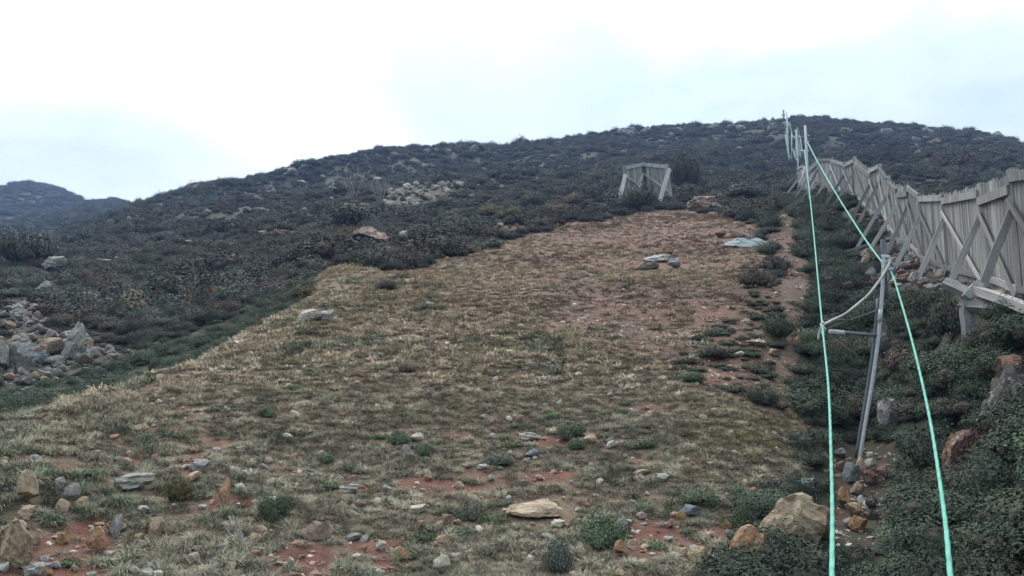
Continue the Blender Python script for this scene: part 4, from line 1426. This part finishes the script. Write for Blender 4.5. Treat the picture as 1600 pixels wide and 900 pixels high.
def grass():
    near = [source('tussock_source', tussock('tussock', 400 + k, 110, 0.16, 0.0055)) for k in range(4)]
    far = [source('far_tussock_source', tussock('far_tussock', 420 + k, 46, 0.17, 0.013, 0.06)) for k in range(4)]
    x, y, z = sample(125000, -0.70, 0.60, 4.8, 60, 0.85)
    px, py, r, spur, trail, dark, soil = zones(x, y, z)
    dens = np.where(r < 9, 0.95, 1.0) * np.where(dark, 0.12, 1) * (1 - np.interp(r, [10, 17], [0.9, 0.6]) * np.clip(soil * 1.5, 0, 1)) * (np.interp(r, [8, 14], [0.64, 0.78]) + 0.45 * fbm(x, y, 0.8, 81)).clip(0.15, 1)
    brown_ = inpoly(px + 25 * fbm(x, y, 1.7, 77), py + 9 * fbm(x, y, 1.7, 79), BROWN)
    upper = sm(r, 22, 32) * sm(px + 60 * fbm(x, y, 5, 75), 480, 820)
    dens = dens * np.where(brown_, 0.5, 1.0) * (1 - 0.55 * upper)
    verge = trail & (fbm(x, y, 0.9, 83) > 0.05)
    keep = (spur | verge) & (rng.uniform(size=len(x)) < dens) & clear_of(x, y)
    x, y, z, px, py, r = [v[keep] for v in (x, y, z, px, py, r)]
    n = len(x)
    tan = np.array([0.44, 0.375, 0.29]); gg = np.array([0.31, 0.305, 0.235]); gr = np.array([0.15, 0.18, 0.12]); yl = np.array([0.37, 0.34, 0.19]); br = np.array([0.31, 0.225, 0.18])
    f = fbm(x, y, 3.1, 91)
    lowl = sm(py, 560, 720)
    t = tan[None] * (1 - 0.75 * lowl[:, None]) + gg * 0.75 * lowl[:, None]
    gk = np.clip(0.5 * f + 0.9 * fbm(x, y, 0.7, 95) - 0.25 + 0.35 * lowl, 0, 0.8)[:, None]
    t = t * (1 - gk) + gr * gk
    bk = (np.clip(fbm(x, y, 5, 99) + 0.35, 0, 0.8) * sm(r, 15, 24) * sm(px, 550, 900))[:, None]
    t = t * (1 - bk) + br * bk
    yk = (np.clip(1 - np.hypot((px - 1180) / 130, (py - 680) / 60), 0, 1) * 0.8)[:, None]
    t = t * (1 - yk) + yl * yk
    t = t * (1 + 0.27 * rng.normal(size=(n, 1))).clip(0.4, 1.6)
    s = (0.5 + 0.65 * rng.uniform(size=n) ** 1.5) * (0.82 + 0.012 * r.clip(5, 40)) * (0.9 + 0.25 * f).clip(0.6, 1.2)
    scl = np.stack([s * 1.1, s * 1.1, s * rng.uniform(0.5, 0.9, n)], 1)
    tilt = rng.normal(size=(n, 2)) * 0.12
    a = r < 13
    P_ = np.stack([x, y, z - 0.015], 1)
    scatter('grass', 'dry tan and grey green tussock grass over the near spur', P_[a], scl[a], rng.uniform(0, 6.28, a.sum()), rng.integers(0, 4, a.sum()), t[a], near, tilt[a])
    # short matted sward between the tussocks
    x2, y2, z2 = sample(60000, -0.70, 0.60, 4.8, 22, 0.9)
    px2, py2, r2, sp2, tr2, dk2, so2 = zones(x2, y2, z2)
    k2 = sp2 & (rng.uniform(size=len(x2)) < 0.75 * (1 - np.clip(so2 * 2, 0, 1)) * np.where(dk2, 0.3, 1)) & clear_of(x2, y2)
    x2, y2, z2, r2 = [v[k2] for v in (x2, y2, z2, r2)]
    n2 = len(x2)
    t2 = tintmix(n2, [(0.27, 0.225, 0.17), (0.19, 0.185, 0.135), (0.125, 0.14, 0.09), (0.34, 0.285, 0.22)], [4, 3, 2, 2], 0.2)
    s2 = rng.uniform(0.3, 0.6, n2)
    mat_ = [source('sward_source', tussock('sward', 440 + k, 40, 0.15, 0.008, 0.12)) for k in range(3)]
    scatter('short_grass', 'short matted grass filling gaps between the tussocks', np.stack([x2, y2, z2 - 0.01], 1), np.stack([s2 * 1.3, s2 * 1.3, s2 * 0.6], 1), rng.uniform(0, 6.28, n2), rng.integers(0, 3, n2), t2, mat_)
    b = ~a
    scatter('distant_grass', 'tan tussock grass over the upper spur', P_[b], scl[b], rng.uniform(0, 6.28, b.sum()), rng.integers(0, 4, b.sum()), t[b], far, tilt[b])


grass()


def herbs():
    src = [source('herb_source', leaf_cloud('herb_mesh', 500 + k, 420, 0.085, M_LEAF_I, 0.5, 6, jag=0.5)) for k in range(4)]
    # low leafy herbs through the grass, the dark patch and the path verge
    x, y, z = sample(26000, -0.70, 0.60, 4.8, 60, 0.8)
    px, py, r, spur, trail, dark, soil = zones(x, y, z)
    dens = np.where(dark, 0.6, 0.26 * (fbm(x, y, 1.6, 131) > -0.05 + 0.3 * trail)) * (1 - 0.8 * soil) * np.where(r > 17, np.where(dark, 1, 0.25), 1)
    keep = (spur | dark) & ~trail & (rng.uniform(size=len(x)) < dens) & clear_of(x, y)
    x, y, z, r, dark = [v[keep] for v in (x, y, z, r, dark)]
    n = len(x)
    t = np.where(dark[:, None], tintmix(n, [(0.045, 0.06, 0.04), (0.065, 0.075, 0.05), (0.08, 0.06, 0.045)], [3, 2, 2]), tintmix(n, [(0.07, 0.11, 0.052), (0.10, 0.125, 0.07), (0.12, 0.12, 0.085)], [3, 3, 2]))
    s = rng.uniform(0.06, 0.16, n) * (1 + 0.5 * dark)
    scatter('ground_herbs', 'low leafy green herbs scattered through the grass', np.stack([x, y, z - 0.01], 1), np.stack([s, s, s * rng.uniform(0.7, 1.1, n)], 1), rng.uniform(0, 6.28, n), rng.integers(0, 4, n), t, src)


herbs()


def near_heath():
    """small leaved shrubs of the eastern gully and the green gully floor to the west"""
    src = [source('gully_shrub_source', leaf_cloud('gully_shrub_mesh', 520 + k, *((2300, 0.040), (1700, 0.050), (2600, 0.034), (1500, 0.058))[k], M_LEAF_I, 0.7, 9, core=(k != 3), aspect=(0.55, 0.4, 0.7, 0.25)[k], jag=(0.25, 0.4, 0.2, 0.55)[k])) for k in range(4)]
    x, y, z = sample(34000, -0.75, 0.75, 3.0, 62, 0.95)
    px, py, r, spur, trail, dark, soil = zones(x, y, z)
    east = (px > 1150) & ~spur & ~trail & ~dark & (r < 60)
    east &= ~(inpoly(px, py, [(1270, 690), (1400, 695), (1412, 760), (1395, 850), (1330, 880), (1295, 860), (1285, 760)]) & (r < 14))
    rub = inpoly(px, py, [(1335, 385), (1400, 375), (1460, 405), (1620, 455), (1620, 490), (1540, 490), (1470, 478), (1400, 470), (1340, 458)]) | inpoly(px, py, [(1480, 470), (1560, 480), (1560, 545), (1480, 545)])
    west = (px < 620) & ~spur & (r > 11) & (r < 62)
    green = west & (r < 31) & (px < 520)
    bare = (fbm(x, y, 1.8, 141) < -0.45) & (r > 14) & (west | (r > 26))
    thin = np.where(east & (px < 1290) & (r > 20), 0.75, 1.0)
    wr = inpoly(px, py, WESTROCK) & (r > 23) & (r < 55)
    keep = (east | west) & ~bare & (rng.uniform(size=len(x)) < np.where(rub, 0.02, np.where(wr, 0.85, 0.95)) * thin) & clear_of(x, y, 0.8)
    x, y, z, r, px, py, green, west = [v[keep] for v in (x, y, z, r, px, py, green, west)]
    n = len(x)
    te = tintmix(n, [(0.045, 0.068, 0.041), (0.058, 0.084, 0.050), (0.036, 0.050, 0.036), (0.070, 0.064, 0.044)], [4, 4, 3, 1])
    tg = tintmix(n, [(0.065, 0.095, 0.055), (0.08, 0.10, 0.065), (0.05, 0.075, 0.045)], [3, 2, 2])
    tw = tintmix(n, [(0.036, 0.042, 0.030), (0.055, 0.058, 0.038), (0.07, 0.048, 0.036), (0.045, 0.062, 0.038), (0.09, 0.08, 0.045)], [4, 3, 2.4, 2, 0.6])
    t = np.where(green[:, None], tg, np.where(west[:, None], tw, te))
    cl_ = fbm(x, y, 1.6, 191, 2)
    t = t * (1 + 0.45 * cl_[:, None]).clip(0.45, 1.8) * np.where((west & ~green)[:, None], np.array([0.97, 1.0, 1.15]), np.array([0.80, 0.80, 0.86]))  # western leaves tinted bluer, reflected sky put into their colour
    s = 0.27 * np.exp(0.42 * rng.normal(size=n)).clip(0.5, 2.2) * np.where(green, 0.7, 1) * (0.8 + 0.016 * r)
    s = np.where(r < 5.5, s * 0.7, s)
    s = np.where(wr[keep], s * 0.5, s)
    s = np.where(rub[keep] | ((r < 15) & (px > 1270) & (px < 1430) & (py > 660)), s * 0.6, s)
    scatter('gully_undergrowth', 'dense small leaved dark green undergrowth filling both gullies', np.stack([x, y, z - 0.03], 1), np.stack([s, s, s * rng.uniform(0.6, 1.15, n)], 1), rng.uniform(0, 6.28, n),
            rng.integers(0, 4, n), t, src)


near_heath()


def far_heath():
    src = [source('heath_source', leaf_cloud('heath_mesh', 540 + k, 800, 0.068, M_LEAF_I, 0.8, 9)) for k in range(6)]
    x, y, z = sample(84000, -0.72, 0.75, 26, 560, 1.1)
    px, py, r, spur, trail, dark, soil = zones(x, y, z)
    vis = (z - ZC) / r
    keep = ~spur & ~trail & ~dark & ((r > 60) | (px < 1215)) & (soil < 0.35) & clear_of(x, y, 0.7)
    keep &= (r > 34) | (px > 480)
    keep &= ~(inpoly(px, py, WESTROCK) & (r < 55))
    keep &= ~(inpoly(px, py, [(575, 296), (720, 284), (715, 302), (690, 320), (620, 330)]) & (rng.uniform(size=len(x)) < 0.93) & (r > 60))
    fence_b = np.array([(at(*f).x, at(*f).y) for f in FENCE])
    x, y, z, r, px, py = [v[keep] for v in (x, y, z, r, px, py)]
    dmin = np.min((x[:, None] - fence_b[None, :, 0]) ** 2 + (y[:, None] - fence_b[None, :, 1]) ** 2, 1)
    k2 = dmin > 2.2 ** 2
    x, y, z, r, px, py = [v[k2] for v in (x, y, z, r, px, py)]
    n = len(x)
    z0 = fbm(x, y, 16, 161)[:, None]
    t1 = tintmix(n, [(0.038, 0.044, 0.033), (0.052, 0.056, 0.038), (0.066, 0.050, 0.038), (0.047, 0.062, 0.038), (0.10, 0.086, 0.045), (0.085, 0.09, 0.08)], [6, 3, 2.0, 2, 0.5, 0.4], 0.25)
    t2 = tintmix(n, [(0.062, 0.066, 0.045), (0.052, 0.057, 0.040), (0.072, 0.058, 0.044)], [3, 2, 2])
    mz_ = np.clip(z0 * 1.2, 0, 1)
    t = t1 * (1 - mz_) + t2 * mz_
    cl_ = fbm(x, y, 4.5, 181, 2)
    t = t * (1 + 0.55 * cl_[:, None]).clip(0.35, 1.9) * np.array([1.1, 1.12, 1.32])  # leaf colour pushed blue to paint in reflected sky and distant haze
    s = 0.42 * np.exp(0.48 * rng.normal(size=n)).clip(0.4, 2.1) * np.interp(r, [26, 60, 120, 250, 500], [0.9, 1.1, 1.5, 1.9, 3.4]) * (1 + 0.4 * fbm(x, y, 11, 171)).clip(0.85, 1.7) * (1 - 0.3 * cl_).clip(0.7, 1.4)
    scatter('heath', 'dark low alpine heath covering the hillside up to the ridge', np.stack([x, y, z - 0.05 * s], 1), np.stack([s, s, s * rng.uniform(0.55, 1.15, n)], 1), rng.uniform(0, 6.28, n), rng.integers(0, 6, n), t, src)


far_heath()


def chips():
    src = []
    for k in range(5):
        me = rock_mesh('chip_mesh', 600 + k, 8, 0.45, 0.9, 1)
        me.materials.clear(); me.materials.append(M_CHIP)
        src.append(source('chip_source', me))
    x, y, z = sample(52000, -0.70, 0.56, 4.8, 60, 1.0)
    px, py, r, spur, trail, dark, soil = zones(x, y, z)
    keep = (spur | trail | dark) & (rng.uniform(size=len(x)) < 0.12 + 0.85 * soil + 0.2 * trail)
    keep |= ~spur & (px > 1285) & (px < 1400) & (py > 700) & (py < 860) & (r < 14)
    wr = inpoly(px, py, WESTROCK) & (r > 23) & (r < 55)
    wr &= (rng.uniform(size=len(x)) < 0.35) & (px < 135)
    keep |= wr
    x, y, z, r, soil, wr = [v[keep] for v in (x, y, z, r, soil, wr)]
    n = len(x)
    t = tintmix(n, [(0.38, 0.34, 0.29), (0.22, 0.215, 0.21), (0.29, 0.215, 0.155), (0.235, 0.15, 0.11), (0.20, 0.115, 0.09)], [2.5, 2, 2, 1.2, 2.5])
    t = np.where(wr[:, None], t.mean(1, keepdims=True) * np.array([0.58, 0.56, 0.54]), t)
    s = np.abs(rng.normal(size=n)) * 0.016 + 0.009 + (rng.uniform(size=n) < 0.10) * rng.uniform(0.02, 0.05, n)
    s *= (0.8 + 0.02 * r) * np.where(wr, 3.0, 1.0)
    scatter('gravel', 'loose stone chips and pebbles on the red soil', np.stack([x, y, z + s * 0.15], 1), np.stack([s, s * rng.uniform(0.6, 1, n), s * rng.uniform(0.35, 0.7, n)], 1), rng.uniform(0, 6.28, n), rng.integers(0, 5, n), t, src,
            rng.normal(size=(n, 2)) * 0.3)


chips()

# ------------------------------------------------------------------ thin blue air over the valley
zlo, zhi = float(ZG.min()) - 1.5, float(ZG.max()) + 14
hv = [(x, y, z) for z in (zlo, zhi) for x, y in ((-930, -930), (930, -930), (930, 930), (-930, 930))]
hm = bpy.data.materials.new('thin_haze')
hm.use_nodes = True
hm.node_tree.nodes.clear()
ho = N(hm.node_tree, 'ShaderNodeOutputMaterial')
pv = N(hm.node_tree, 'ShaderNodeVolumePrincipled')
pv.inputs['Color'].default_value = (0.36, 0.56, 1.0, 1)
pv.inputs['Density'].default_value = 0.00058
hm.node_tree.links.new(pv.outputs[0], ho.inputs['Volume'])
hz = link('haze', mesh_np('haze', hv, BOXF, hm))
tag(hz, 'thin bluish air over the hillside', None, None, 'stuff')
